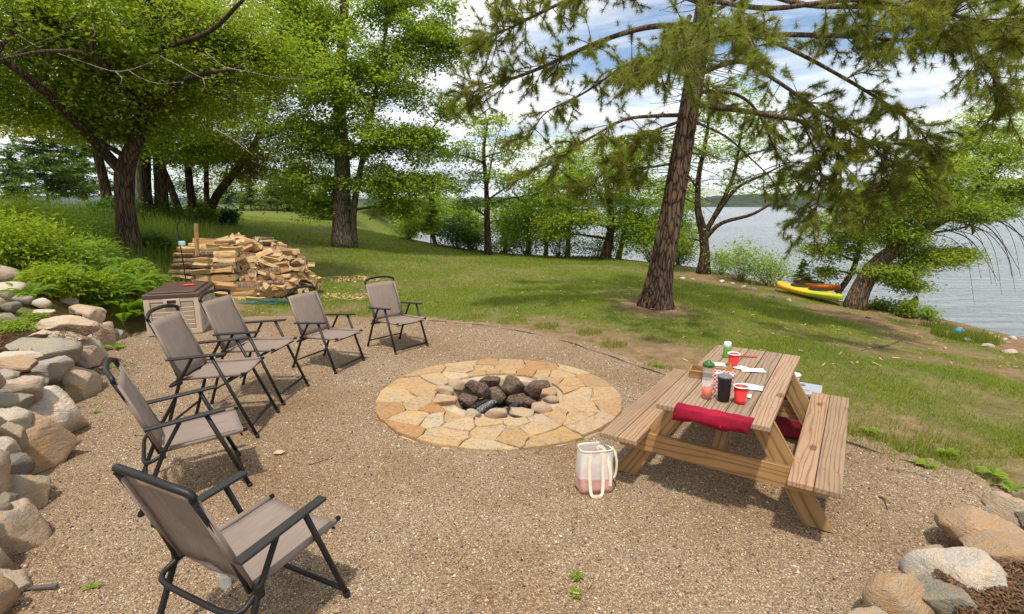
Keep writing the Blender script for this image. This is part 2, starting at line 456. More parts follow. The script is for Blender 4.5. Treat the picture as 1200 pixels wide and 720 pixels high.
def bare(x, y):
    dp = patio_d(x, y)
    n = fbm(x * 0.9, y * 0.9, 31, 4)
    b = 0.75 * (1 - sstep(dp, 0.0, 0.75 + 0.8 * n))
    for c, r, a in DIRT_W:
        rr = np.hypot(x - c[0], (y - c[1]) * 0.75)
        b = np.maximum(b, a * (1 - sstep(rr, 0.3 * r, 1.35 * r)))
    b = b + (n - 0.5) * 1.1 * sstep(b, 0.02, 0.4) + 0.32 * sstep(fbm(x * 0.35, y * 0.35, 77, 3), 0.50, 0.68)
    b = np.maximum(b, sstep(bank_d(x, y), -0.9, 0.2) * (y < 24))
    return np.clip(b, 0, 1)

# ground materials
def grass_ground():
    m = NT("lawn_soil")
    co = m.coords()
    at = m.n("Attribute", attribute_name="bare").outputs['Fac']
    n1 = m.noise(co, 0.45, 4, 0.6); n2 = m.noise(co, 5.0, 5, 0.65); n3 = m.noise(co, 55, 4, 0.7)
    g = m.ramp(n2, [(0.25, (.075, .110, .018)), (0.5, (.130, .170, .030)), (0.75, (.205, .220, .050))])
    g = m.mix(m.ramp(n1, [(0.4, 0.0), (0.62, 0.35)]), g, (.23, .22, .065))
    g = m.mix(m.ramp(n3, [(0.4, 0.5), (0.6, 0.0)]), g, (.05, .07, .015))
    d = m.ramp(n2, [(0.25, (.15, .09, .045)), (0.55, (.30, .20, .11)), (0.8, (.40, .29, .18))])
    d = m.mix(m.ramp(n3, [(0.45, 0.5), (0.6, 0.0)]), d, (.13, .085, .05))
    c = m.mix(at, g, d)
    h = m.math('ADD', n3, m.math('MULTIPLY', n2, 0.6))
    return m.finish(c, 0.95, m.bump(h, 0.7, 0.03), spec=0.1)
def gravel_mat():
    m = NT("gravel_stone")
    co = m.coords()
    cs = m.voro(co, 125, 'Color'); sx = m.n("SeparateColor"); m.t.links.new(cs, sx.inputs[0])
    dist = m.voro(co, 125, 'Distance')
    a = m.ramp(sx.outputs[0], [(0.0, (0.150, 0.102, 0.066)), (0.2, (0.268, 0.184, 0.114)), (0.5, (0.355, 0.254, 0.160)), (0.8, (0.437, 0.321, 0.208)), (1.0, (0.623, 0.513, 0.371))])
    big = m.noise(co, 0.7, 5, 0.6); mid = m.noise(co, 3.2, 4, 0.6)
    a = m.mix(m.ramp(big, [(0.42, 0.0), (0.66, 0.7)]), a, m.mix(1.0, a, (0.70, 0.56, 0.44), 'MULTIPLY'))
    a = m.mix(m.ramp(mid, [(0.5, 0.0), (0.72, 0.35)]), a, m.mix(1.0, a, (1.12, 1.05, .95), 'MULTIPLY'))
    a = m.mix(m.ramp(dist, [(0.35, 0.0), (0.75, 0.55)]), a, (.10, .07, .045))
    h = m.math('ADD', m.math('MULTIPLY', m.ramp(dist, [(0.0, 1.0), (0.7, 0.0)]), 0.8), m.math('MULTIPLY', m.noise(co, 30, 3), 0.4))
    return m.finish(a, 0.92, m.bump(h, 0.8, 0.012), spec=0.15)
def mulch_mat():
    m = NT("bark_mulch"); co = m.coords((1, 1, 1))
    n = m.noise(co, 40, 6, 0.7, 1.5); n2 = m.noise(co, 8, 4)
    c = m.ramp(n, [(0.3, (.02, .011, .007)), (0.55, (.085, .042, .024)), (0.8, (.17, .09, .05))])
    c = m.mix(m.ramp(n2, [(0.4, 0.0), (0.7, 0.4)]), c, (.13, .075, .045))
    return m.finish(c, 0.95, m.bump(n, 1.0, 0.04), spec=0.1)
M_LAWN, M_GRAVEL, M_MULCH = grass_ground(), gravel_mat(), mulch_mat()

def axis(parts):
    return np.unique(np.round(np.concatenate([np.arange(a, b, s) for a, b, s in parts]), 4))
gx = axis([(-260, -60, 20), (-60, -20, 2.5), (-20, -9, .5), (-9, 11, .14), (11, 24, .5), (24, 60, 3), (60, 261, 20)])
gy = axis([(-60, -6, 4), (-6, 0, .5), (0, 15.5, .14), (15.5, 32, .4), (32, 70, 2), (70, 300, 15)])
XX, YY = np.meshgrid(gx, gy)
ZZ = land(XX, YY)
idx = np.arange(XX.size).reshape(XX.shape)
quads = np.stack([idx[:-1, :-1], idx[:-1, 1:], idx[1:, 1:], idx[1:, :-1]], -1).reshape(-1, 4)
ground = build("ground", np.stack([XX, YY, ZZ], -1), [quads], M_LAWN, smooth=True)
tag(ground, kind="structure")
at = ground.data.attributes.new("bare", 'FLOAT', 'POINT')
at.data.foreach_set("value", bare(XX.ravel(), YY.ravel()).astype(np.float32))

# gravel sheet (edges run under the rising lawn)
gx2, gy2 = np.arange(-6.4, 6.2, .1), np.arange(-4.4, 10.2, .1)
X2, Y2 = np.meshgrid(gx2, gy2)
Z2 = 0.004 + (fbm(X2 * 1.1, Y2 * 1.1, 3) - .5) * 0.03 + (fbm(X2 * 5, Y2 * 5, 9) - .5) * 0.022
Z2 = np.where(np.hypot(X2 - RING_C[0], Y2 - RING_C[1]) < RING_R + .0, 0.0, Z2)
cxm, cym = (X2[:-1, :-1] + .05), (Y2[:-1, :-1] + .05)
keep = (patio_d(cxm, cym) < 0.16) & (np.hypot(cxm - RING_C[0], cym - RING_C[1]) > RING_R - .22)
i2 = np.arange(X2.size).reshape(X2.shape)
q2 = np.stack([i2[:-1, :-1], i2[:-1, 1:], i2[1:, 1:], i2[1:, :-1]], -1)[keep]
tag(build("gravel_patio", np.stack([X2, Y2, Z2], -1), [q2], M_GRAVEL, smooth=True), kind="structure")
def gravel_z(x, y):
    return 0.004 + (fbm(x * 1.1, y * 1.1, 3) - .5) * 0.03 + (fbm(x * 5, y * 5, 9) - .5) * 0.022

# loose pebbles standing proud of the gravel
def pebbles():
    N = 170000
    u = rng.random(N); y = 1.35 + 7.8 * u ** 1.7
    x = (rng.random(N) * 2 - 1) * (1.02 * y + .4)
    ok = (patio_d(x, y) < 0.04) & (np.hypot(x - RING_C[0], y - RING_C[1]) > RING_R + .01)
    x, y = x[ok], y[ok]; n = len(x)
    s = (0.0028 + 0.0042 * rng.random(n) ** 2.4 + .006 * rng.random(n) ** 14) * (0.8 + 0.10 * y)
    base = np.array([[1, 0, 0], [0, 1, 0], [-1, 0, 0], [0, -1, 0], [0, 0, .75], [0, 0, -.6]], float)
    a = rng.random(n) * 2 * pi; ca, sa = np.cos(a), np.sin(a)
    B = base[None] * (0.7 + 0.6 * rng.random((n, 6, 1))); B[:, :, 1] *= (0.6 + .4 * rng.random((n, 1)))
    tilt = (rng.random((n, 1)) - .5) * .8
    B[:, :, 2] += B[:, :, 0] * tilt
    V = np.stack([B[:, :, 0] * ca[:, None] - B[:, :, 1] * sa[:, None], B[:, :, 0] * sa[:, None] + B[:, :, 1] * ca[:, None], B[:, :, 2]], -1) * s[:, None, None]
    V += np.stack([x, y, gravel_z(x, y) + s * .25], -1)[:, None, :]
    f = np.array([[0, 1, 4], [1, 2, 4], [2, 3, 4], [3, 0, 4]])
    F = (f[None] + (np.arange(n) * 6)[:, None, None]).reshape(-1, 3)
    m = NT("pebble_stone"); isl = m.n("NewGeometry").outputs['Random Per Island']
    c = m.ramp(isl, [(0, (0.049, 0.030, 0.030)), (0.22, (0.203, 0.129, 0.073)), (0.5, (0.325, 0.222, 0.131)), (0.75, (0.439, 0.319, 0.201)), (0.93, (0.598, 0.484, 0.346)), (1, (0.860, 0.748, 0.595))])
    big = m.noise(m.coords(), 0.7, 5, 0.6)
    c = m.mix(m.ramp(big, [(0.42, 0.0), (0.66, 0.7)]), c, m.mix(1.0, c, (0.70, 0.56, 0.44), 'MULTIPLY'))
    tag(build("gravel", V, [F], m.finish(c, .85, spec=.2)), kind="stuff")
pebbles()

# short lawn grass, blade by blade, thinning out over the bare patches
def blades(name, x, y, z, h, w, mat, lean=.5, kind="stuff", label=None):
    n = len(x); a = rng.random(n) * 2 * pi; b = rng.random(n) * 2 * pi
    s = np.stack([np.cos(a), np.sin(a), np.zeros(n)], -1) * w[:, None] * .5
    L = np.stack([np.cos(b), np.sin(b), np.zeros(n)], -1) * (h * lean * rng.random(n))[:, None]
    p = np.stack([x, y, z - .005], -1); up = np.stack([0 * h, 0 * h, h], -1)
    V = np.stack([p - s, p + s, p + up + L], 1)
    F = np.arange(n * 3).reshape(n, 3)
    return tag(build(name, V, [F], mat), label=label, kind=kind)
M_GRASS = leaf_mat("grass_blade", [(.095, .145, .020), (.155, .215, .030), (.215, .255, .042), (.32, .29, .09)], .4, .5)
def lawn():
    N = 520000
    y = 4.0 + 27 * rng.random(N) ** 1.5
    x = (rng.random(N) * 2 - 1) * (1.02 * y + .5)
    ok = (patio_d(x, y) > 0.03) & (bank_d(x, y) < 0.1)
    ok &= ~((x < -3.2 - .02 * y) & (y < 10.2)) & ~((x < -8.2) & (y < 17))
    x, y = x[ok], y[ok]
    b = bare(x, y); b = np.clip(b + .35 * sstep(fbm(x * .8, y * .8, 91, 3), .5, .68), 0, 1)
    k = rng.random(len(x)) > b * 1.05 + .02
    x, y, b = x[k], y[k], b[k]
    n = fbm(x * 1.6, y * 1.6, 11, 3)
    h = (0.036 + .085 * rng.random(len(x)) * n ** 1.5) * (1 - .45 * b) * (1 + .012 * y)
    w = (0.0065 + .005 * rng.random(len(x))) * (0.75 + .07 * y)
    blades("lawn_grass", x, y, land(x, y), h, w, M_GRASS, 1.0)
lawn()

# lake and the far shore
def lake_mat():
    m = NT("lake_water"); co = m.coords((1, 1, 1))
    c1 = m.coords((.40, 1.5, 1)); c2 = m.coords((.10, .36, 1), loc=(5, 2, 0))
    n1 = m.noise(c1, .85, 5, .6, .8); n2 = m.noise(c2, 1.0, 4, .6, .5); n3 = m.noise(m.coords((.012, .03, 1)), 1.4, 3)
    h = m.math('ADD', m.math('MULTIPLY', n1, .45), m.math('MULTIPLY', n2, 1.2))
    c = m.ramp(n3, [(.35, (.17, .205, .23)), (.65, (.24, .27, .285))])
    return m.finish(c, 0.16, m.bump(h, 1.0, 2.2), spec=.5, IOR=1.33)
lake = build("lake", [[-4000, -400, LAKE_Z], [4000, -400, LAKE_Z], [4000, 2200, LAKE_Z], [-4000, 2200, LAKE_Z]], [[[0, 1, 2, 3]]], lake_mat())
tag(lake, kind="structure")

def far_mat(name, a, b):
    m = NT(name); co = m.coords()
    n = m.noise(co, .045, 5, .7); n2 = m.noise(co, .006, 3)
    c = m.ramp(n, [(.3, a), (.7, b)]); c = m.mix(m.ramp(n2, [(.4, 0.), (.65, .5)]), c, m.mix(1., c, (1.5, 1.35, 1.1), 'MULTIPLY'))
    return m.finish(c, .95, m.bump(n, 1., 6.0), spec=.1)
def ridge(name, x0, x1, y0, depth, hfun, mat, n=420, k=22, seed=0):
    xs = np.linspace(x0, x1, n); t = np.linspace(0, 1, k)
    X, T = np.meshgrid(xs, t); Y = y0 + T * depth + (fbm(X * .004, T * 0, seed) - .5) * 160
    H = hfun(X) * np.sin(np.clip(T * 1.15, 0, 1) * pi / 2) ** .8
    Z = LAKE_Z - .5 + H + (fbm(X * .05, T * 9, seed + 3, 3) - .3) * 13 * sstep(T, 0, .12)
    Z = np.where(T == 0, LAKE_Z - 1, Z)
    i = np.arange(X.size).reshape(X.shape)
    q = np.stack([i[:-1, :-1], i[:-1, 1:], i[1:, 1:], i[1:, :-1]], -1).reshape(-1, 4)
    return tag(build(name, np.stack([X, Y, Z], -1), [q], mat, smooth=False), kind="structure")
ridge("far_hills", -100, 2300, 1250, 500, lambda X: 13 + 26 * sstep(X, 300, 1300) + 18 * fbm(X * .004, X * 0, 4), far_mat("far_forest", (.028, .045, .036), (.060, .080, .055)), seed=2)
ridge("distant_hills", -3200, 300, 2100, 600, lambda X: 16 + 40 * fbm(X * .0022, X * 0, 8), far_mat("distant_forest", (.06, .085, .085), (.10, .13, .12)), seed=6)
# ------------------------------------------------------------------ fire ring: flagstones, rim stones, ash
M_FLAG = rock_mat("flagstone", [(.42, .31, .19), (.44, .34, .22), (.36, .22, .11), (.47, .39, .28), (.40, .28, .15), (.43, .33, .20), (.34, .195, .09), (.45, .37, .26), (.42, .32, .19), (.38, .26, .14)], nscale=2.2, bstr=.5, pale=.12)
M_MORTAR = plain("sand_mortar", (.385, .30, .20), .95, .3, 6, .8, 90)
M_ASH = plain("ash", (.17, .155, .14), .95, .6, 12, 1., 70)
fr = thing("fire_ring", "round flagstone ring set in the gravel around the fire pit", "fire ring", (RING_C[0], RING_C[1], 0))
def annulus(r0, r1, z0, z1, n=72, k=5, jit=.012):
    t = np.linspace(0, 1, k); a = np.arange(n) * 2 * pi / n
    R = r0 + (r1 - r0) * t[:, None] + (rng.random((k, n)) - .5) * jit
    Z = np.broadcast_to((z0 + (z1 - z0) * t)[:, None], R.shape)
    V = np.stack([R * np.cos(a), R * np.sin(a), Z], -1)
    i = np.arange(k * n).reshape(k, n); nx = np.roll(i, -1, 1)
    return V.reshape(-1, 3), [np.stack([i[:-1], i[1:], nx[1:], nx[:-1]], -1).reshape(-1, 4)]
mb = MB(); mb.add(*annulus(PIT_R - .02, RING_R - .01, .012, .010)); mb.add(*annulus(RING_R - .01, RING_R + .05, .010, -.04, k=2))
mb.add(*annulus(PIT_R - .02, PIT_R - .12, .012, -.30, k=4))
mb.build("mortar_bed", M_MORTAR, fr, smooth=True)
mb = MB(); Va, Fa = annulus(.0, PIT_R - .03, -.24, -.22, n=40, k=8, jit=.03); Va[:, 2] += (rng.random(len(Va)) - .5) * .05; mb.add(Va, Fa)
tag(mb.build("ash", M_ASH, fr, smooth=True), kind="stuff")

def clip_poly(poly, a, b, c):
    """keep a*x+b*y<=c"""
    out = []; n = len(poly)
    for i in range(n):
        p, q = poly[i], poly[(i + 1) % n]; dp, dq = a * p[0] + b * p[1] - c, a * q[0] + b * q[1] - c
        if dp <= 0: out.append(p)
        if dp * dq < 0: t = dp / (dp - dq); out.append((p[0] + t * (q[0] - p[0]), p[1] + t * (q[1] - p[1])))
    return out
def flagstones():
    RB = 1.0; per = 2 * pi * RB; r0, r1 = .70, RING_R
    seeds = []
    tries = 0
    r = random.Random(21)
    while len(seeds) < 50 and tries < 9000:
        tries += 1
        p = (r.random() * per, r0 + (r1 - r0) * r.random()); dmin = .20 if r.random() < .5 else .31
        if all(min(abs(p[0] - q[0]), per - abs(p[0] - q[0])) ** 2 + ((p[1] - q[1]) * 1.25) ** 2 > dmin ** 2 for q in seeds): seeds.append(p)
    allp = [(s[0] + k * per, s[1]) for s in seeds for k in (-1, 0, 1)]
    for s in seeds:
        poly = [(s[0] - .7, r0), (s[0] + .7, r0), (s[0] + .7, r1), (s[0] - .7, r1)]
        for q in allp:
            if q == s or abs(q[0] - s[0]) > 1.4: continue
            a, b = q[0] - s[0], q[1] - s[1]; L = math.hypot(a, b)
            poly = clip_poly(poly, a, b, a * (s[0] + q[0]) / 2 + b * (s[1] + q[1]) / 2 - L * r.uniform(.003, .008))
        if len(poly) < 3: continue
        pts = []
        for i in range(len(poly)):                              # walk the edge and roughen it
            p, q = poly[i], poly[(i + 1) % len(poly)]; L = math.hypot(q[0] - p[0], q[1] - p[1]); m = max(1, int(L / .06))
            for j in range(m):
                t = j / m; pts.append((p[0] + (q[0] - p[0]) * t + (r.random() - .5) * .016, p[1] + (q[1] - p[1]) * t + (r.random() - .5) * .016))
        W = [(pp[1] * cos(pp[0] / RB) * (1 + (.014 * (r.random() - .5) if pp[1] > r1 - .03 else 0)), pp[1] * sin(pp[0] / RB)) for pp in pts]
        cx = sum(w[0] for w in W) / len(W); cy = sum(w[1] for w in W) / len(W); n = len(W)
        zt = .030 + r.random() * .012; tx, ty = (r.random() - .5) * .03, (r.random() - .5) * .03
        V = []
        for k, z in ((1.0, .002), (1.0, zt - .007), (.965, zt)):
            for w in W: V.append(((w[0] - cx) * k, (w[1] - cy) * k, z + ((w[0] - cx) * tx + (w[1] - cy) * ty if z > .01 else 0)))
        i = np.arange(n); j = (i + 1) % n
        me = build("flagstone", V, [np.stack([i, j, j + n, i + n], -1), np.stack([i + n, j + n, j + 2 * n, i + 2 * n], -1), [np.arange(2 * n, 3 * n)]], M_FLAG, link=False)
        obj("flagstone", me, fr, (cx, cy, 0))
flagstones()

def rock_mesh(name, mat, seed, sub=3, cuts=9, flat=1.0, smooth=True, rough=.045):
    r = np.random.default_rng(seed)
    bm = bmesh.new(); bmesh.ops.create_icosphere(bm, subdivisions=sub, radius=1.0)
    V = np.array([v.co[:] for v in bm.verts]); F = np.array([[v.index for v in f.verts] for f in bm.faces]); bm.free()
    for k in range(cuts):
        n = nrm(r.normal(size=3)); d = r.uniform(.48, .88)
        over = np.maximum(V @ n - d, 0); V = V - over[:, None] * n * .97
    V *= 1 + (fbm(V[:, 0] * 1.6 + seed, V[:, 1] * 1.6 + V[:, 2] * 1.3, seed) - .5)[:, None] * .30
    V *= 1 + (fbm(V[:, 0] * 5 + seed, V[:, 1] * 5 - V[:, 2] * 4, seed + 5) - .5)[:, None] * rough * 2
    if sub > 3: V *= 1 + (fbm(V[:, 0] * 11 + seed, V[:, 1] * 11 + V[:, 2] * 9, seed + 9, 2) - .5)[:, None] * .045
    V /= np.abs(V).max(0)
    V[:, 2] *= flat
    return build(name, V, [F], mat, None, smooth, link=False)

ROCK_COLS = dict(tan=(0.594, 0.490, 0.373), grey=(0.470, 0.443, 0.400), pink=(0.610, 0.494, 0.414), cream=(0.737, 0.664, 0.569), orange=(0.580, 0.420, 0.278), dark=(0.301, 0.280, 0.254), olive=(0.361, 0.335, 0.262), green=(0.444, 0.427, 0.358))
M_ROCK = {}
for k, c in ROCK_COLS.items():
    M_ROCK[k] = rock_mat("boulder_" + k, [tuple(x * .88 for x in c), tuple(min(1, x * 1.1) for x in c)], nscale=2.0)
M_SOOT = rock_mat("sooty_stone", [(.19, .145, .12), (.33, .24, .185), (.25, .18, .145), (.37, .27, .205)], nscale=3, pale=.2, soot=.55)
M_PALE = rock_mat("pale_rim_stone", [(.66, .56, .42), (.70, .62, .50), (.60, .42, .27), (.64, .54, .41)], nscale=3)
_rk = {}
def rock(parent, key, mat, c, r, rz=0., tilt=0., name="boulder", roll=0.0, sub=2, flat=1.0):
    k = (key, mat.name, sub)
    if k not in _rk: _rk[k] = rock_mesh(name, mat, 100 + key * 13, sub, cuts=11 + key % 7)
    o = obj(name, _rk[k], parent, c, (roll, tilt, rz)); o.scale = r
    return o
pit = thing("fire_pit", "ring of sooty field stones around the sunken fire pit", "fire pit", (0, 0, 0))
PIT_STONES = [  # px u, v, width, height, depth y, sooty
    (555, 452, 19, 17, 5.98, 1), (575, 446, 23, 14, 6.12, 1), (600, 452, 28, 23, 6.0, 1), (628, 455, 29, 19, 5.9, 1), (548, 469, 22, 23, 5.62, 1), (577, 463, 34, 21, 5.95, 1), (606, 469, 22, 15, 5.72, 1),
    (622, 470, 20, 10, 5.7, 1), (535, 452, 19, 17, 5.95, 0), (521, 457, 21, 13, 5.75, 0), (521, 470, 29, 14, 5.45, 0), (553, 487, 21, 14, 4.98, 0), (580, 485, 25, 12, 5.02, 0), (611, 484, 26, 14, 5.05, 0), (633, 478, 26, 15, 5.2, 0),
    (643, 461, 18, 12, 5.75, 0), (648, 468, 20, 8, 5.5, 0), (637, 450, 18, 13, 6.0, 0), (590, 463, 22, 16, 5.98, 1), (536, 461, 14, 14, 5.75, 1), (566, 457, 16, 18, 6.0, 1), (614, 461, 20, 14, 5.95, 1)]
for i, (u, v, w, h, y, soot) in enumerate(PIT_STONES):
    c = G(u, v, (-.12 if v > 457 else .025) if soot else .04); k = fdepth(c) / FPX / 2 * .95
    rock(pit, i % 9, M_SOOT if soot else M_PALE, c, (w * k * 1.25, (w + h) * k * .62, h * k * (1.12 if soot else 1.25)), rz=random.uniform(-.4, .4), name="stone", roll=random.uniform(-.2, .2), sub=3)
M_CHAR = bark_mat("charred_wood", (.012, .011, .010), (.09, .085, .08), 30)
M_ASHLOG = bark_mat("ashy_wood", (.10, .095, .09), (.33, .32, .31), 30)
for u0, v0, u1, v1, y0, y1, r, mt, lab in [(556, 485, 580, 471, 5.15, 5.55, .035, M_ASHLOG, "grey ash-coated burnt log lying in the fire pit"), (553, 480, 572, 470, 5.25, 5.6, .03, M_CHAR, "thin blackened stick beside the grey burnt log in the fire pit"), (595, 484, 607, 474, 5.2, 5.45, .04, M_CHAR, "short charred log end at the right of the ash bed")]:
    a, b = P(u0, v0, y0), P(u1, v1, y1); mid = (a + b) / 2
    pts = curve([a - mid, (b - a) * .1 + [0, 0, .01], b - mid], 7)
    V, F = tubes(pts, np.array([.8, 1, 1.05, .95, 1, .9, .7]) * r, 9)
    V = V + (rng.random(V.shape) - .5) * .012
    o = build("charred_log", V, F, mt); o.location = mid
    tag(o, lab, "log", "burnt logs in the fire pit")

# ------------------------------------------------------------------ boulder walls
wall = thing("boulder_wall", "low retaining wall of stacked rounded boulders along the gravel's left side", "stone wall", (-3.4, 4.5, 0))
terrace = thing("boulder_wall", "short upper tier of stacked stones at the left picture edge behind the mulch bed", "stone wall", (-8.2, 8.6, .7))
border = thing("boulder_border", "row of big tan boulders edging the mulch bed by the gravel's right corner", "stone border", (2.4, 2.8, 0))
def wall_hit(u, v):
    d = _ray(u, v)
    for t in np.arange(1.2, 14, .02):
        p = d * t + [0, 0, EYE]
        dp = float(patio_d(p[:1], p[1:2])[0])
        if dp > .04 + .55 * max(p[2], 0): break
    return p
def land_hit(u, v, zo=0.0):
    d = _ray(u, v); ts = np.arange(1.5, 60, .03)
    p = d[None] * ts[:, None] + [0, 0, EYE]
    gap = p[:, 2] - land(p[:, 0], p[:, 1], False) - zo; hit = (gap < 0) & (bank_d(p[:, 0], p[:, 1]) < 1.5)
    k = np.argmax(hit) if hit.any() else np.argmin(gap + 9 * (bank_d(p[:, 0], p[:, 1]) > .8))
    p = p[k]; p[2] = land1(p[0], p[1]) + zo
    return p
W1 = [(102, 369, 36, 24, 8.0, 'tan'), (90, 377, 19, 9, 7.6, 'cream'), (70, 386, 68, 23, 7.0, 'tan'), (116, 396, 26, 31, 7.4, 'pink'), (68, 401, 58, 23, 6.6, 'tan'), (112, 411, 18, 34, 7.0, 'cream'), (54, 415, 66, 28, 6.1, 'green'),
      (103, 420, 28, 30, 6.75, 'pink'), (22, 420, 42, 13, 5.9, 'cream'), (18, 430, 40, 15, 5.5, 'orange'), (58, 438, 42, 31, 5.75, 'grey'), (90, 454, 42, 54, 6.1, 'tan'), (8, 442, 36, 15, 5.2, 'grey'), (36, 447, 34, 14, 5.35, 'olive'),
      (20, 460, 46, 31, 5.0, 'pink'), (14, 474, 36, 29, 4.8, 'green'), (64, 488, 64, 64, 5.4, 'cream'), (12, 497, 32, 31, 4.7, 'cream'), (44, 527, 58, 78, 4.6, 'orange'), (8, 517, 33, 42, 4.45, 'tan'), (1, 531, 24, 30, 4.3, 'cream'),
      (8, 562, 38, 46, 4.0, 'dark'), (26, 584, 36, 60, 3.95, 'tan'), (4, 590, 34, 26, 3.75, 'olive'), (13, 640, 50, 86, 3.3, 'tan'), (-4, 617, 24, 44, 3.2, 'dark'), (4, 700, 42, 64, 2.9, 'pink'), (-14, 660, 36, 60, 2.9, 'tan'),
      (-28, 560, 44, 60, 3.9, 'tan'), (-34, 500, 50, 50, 4.5, 'grey'), (-60, 620, 60, 70, 3.2, 'grey'), (-30, 450, 44, 36, 5.2, 'pink'), (-40, 740, 70, 90, 2.5, 'orange'), (136, 392, 20, 14, 7.9, 'grey'), (140, 402, 12, 8, 7.6, 'dark')]
for i, (u, v, w, h, y, col) in enumerate(W1):
    c = wall_hit(u, v); k = fdepth(c) / FPX / 2 * .95; c = c + nrm(np.array([c[0], c[1], 0])) * w * k * .55
    rock(wall, i % 11, M_ROCK[col], c - np.array(wall.location), (w * k * 1.28, (w * .6 + h * .55) * k * 1.15, h * k * 1.25), rz=random.uniform(-.25, .25) - .15, tilt=random.uniform(-.12, .12), sub=4)
W2 = [(4, 320, 36, 23, 9, 'pink'), (20, 324, 15, 14, 9.1, 'grey'), (13, 341, 28, 22, 8.6, 'cream'), (-2, 341, 20, 19, 8.5, 'pink'), (26, 337, 16, 17, 9, 'tan'), (27, 351, 19, 13, 8.8, 'grey'), (-1, 357, 14, 19, 8, 'tan'), (12, 361, 24, 16, 8, 'dark'), (7, 373, 22, 13, 7.8, 'olive'),
      (49, 356, 24, 12, 9, 'cream'), (82, 355, 21, 14, 9.2, 'cream'), (-24, 330, 34, 30, 8.8, 'grey'), (-20, 362, 30, 24, 8.0, 'tan'), (102, 338, 14, 8, 9.8, 'cream'), (45, 325, 12, 8, 9.8, 'grey'), (52, 366.5, 40, 4.5, 8.1, 'cream')]
for i, (u, v, w, h, y, col) in enumerate(W2):
    c = land_hit(u, v, .10); k = fdepth(c) / FPX / 2 * .95
    rock(terrace, (i * 3) % 11, M_ROCK[col], c - np.array(terrace.location), (w * k * 1.1, (w * .5 + h * .5) * k * 1.15, h * k * 1.15), rz=random.uniform(-.3, .3), sub=2)
W3 = [(1151, 622, 92, 48, 3.15, 'orange', .30), (1176, 652, 84, 40, 2.95, 'orange', .36), (1117, 674, 92, 62, 2.8, 'cream', .22), (1094, 652, 48, 24, 3.05, 'tan', 0), (1053, 708, 68, 50, 2.6, 'orange', -.2), (1110, 706, 80, 46, 2.52, 'olive', .35), (1182, 601, 52, 36, 3.6, 'tan', .1),
      (1204, 612, 26, 30, 3.3, 'dark', 0), (1202, 584, 22, 18, 3.95, 'tan', 0), (1226, 590, 40, 34, 3.8, 'cream', .1), (1030, 760, 70, 60, 2.3, 'tan', 0)]
for i, (u, v, w, h, y, col, t) in enumerate(W3):
    c = G(u, v, .15); k = fdepth(c) / FPX / 2 * .95
    rock(border, (i * 2 + 1) % 11, M_ROCK[col], c - np.array(border.location), (w * k * 1.12, (w * .5 + h * .5) * k * 1.2, h * k * 1.42), tilt=t, rz=.1, sub=4)

# mulch beds behind the walls
def bed(name, outline, zf, n=26, mat=M_MULCH):
    o = np.array(outline, float)
    c = o.mean(0); V = [np.array([c[0], c[1], zf(c[0], c[1])])]; ks = np.linspace(.15, 1, 9); per = []
    pts = np.vstack([o, o[:1]]); L = np.r_[0, np.cumsum(np.linalg.norm(np.diff(pts, axis=0), axis=1))]
    s = np.linspace(0, L[-1], n * 2, endpoint=False); B = np.stack([np.interp(s, L, pts[:, 0]), np.interp(s, L, pts[:, 1])], -1); m = len(B)
    for k in ks:
        Q = c + (B - c) * k; z = np.array([zf(*q) if k < 1 else min(zf(*q), land1(*q)) for q in Q]) + (fbm(Q[:, 0] * 6, Q[:, 1] * 6, 4) - .5) * .07 - (.06 if k == 1 else 0)
        V += [np.array([q[0], q[1], zz]) for q, zz in zip(Q, z)]
    i = np.arange(m); F3 = np.stack([0 * i, 1 + i, 1 + (i + 1) % m], -1); F4 = []
    for k in range(len(ks) - 1):
        a = 1 + k * m; F4.append(np.stack([a + i, a + m + i, a + m + (i + 1) % m, a + (i + 1) % m], -1))
    return tag(build(name, np.array(V), [F3, np.concatenate(F4)], mat, smooth=True), kind="structure")
MB_L = [G(u, v, .55) for u, v in [(105, 370), (80, 377), (66, 392), (45, 405), (8, 425), (-40, 470), (-120, 480), (-150, 420), (-60, 375), (20, 366)]]
bed("mulch_bed", [p[:2] for p in MB_L], lambda x, y: .56 + .03 * (y - 5.5))
MB_R = [G(u, v, .2) for u, v in [(1150, 672), (1130, 730), (1130, 800), (1330, 800), (1360, 650), (1230, 640)]]
bed("mulch_bed", [p[:2] for p in MB_R], lambda x, y: .20)
def chips(name, N, cx, cy, rx, ry, z, cols, size=.03, zf=None):
    a = rng.random(N) * 2 * pi; r = np.sqrt(rng.random(N)); x, y = cx + rx * r * np.cos(a), cy + ry * r * np.sin(a)
    zz = z + rng.random(N) * .03 if zf is None else zf(x, y) + rng.random(N) * .02
    d = rng.random(N) * pi; L = size * (.5 + rng.random(N)); w = L * .22
    dx_ = np.stack([np.cos(d), np.sin(d), (rng.random(N) - .5) * .8], -1) * L[:, None]; sx_ = np.stack([-np.sin(d), np.cos(d), (rng.random(N) - .5)], -1) * w[:, None]
    p = np.stack([x, y, zz], -1); V = np.stack([p - dx_ - sx_, p + dx_ - sx_, p + dx_ + sx_, p - dx_ + sx_], 1)
    return tag(build(name, V, [np.arange(N * 4).reshape(N, 4)], leaf_mat(name + "_mat", cols, .0, 3)), kind="stuff")
MUL = [(.02, .012, .008), (.07, .035, .02), (.13, .07, .04), (.20, .12, .07)]
_q = G(1215, 715, .2); chips("mulch", 7000, _q[0], _q[1], .38, .38, .195, MUL, .013)
_q = G(20, 398, .55); chips("mulch", 2200, _q[0], _q[1], 1.0, .8, .56, MUL, .02)

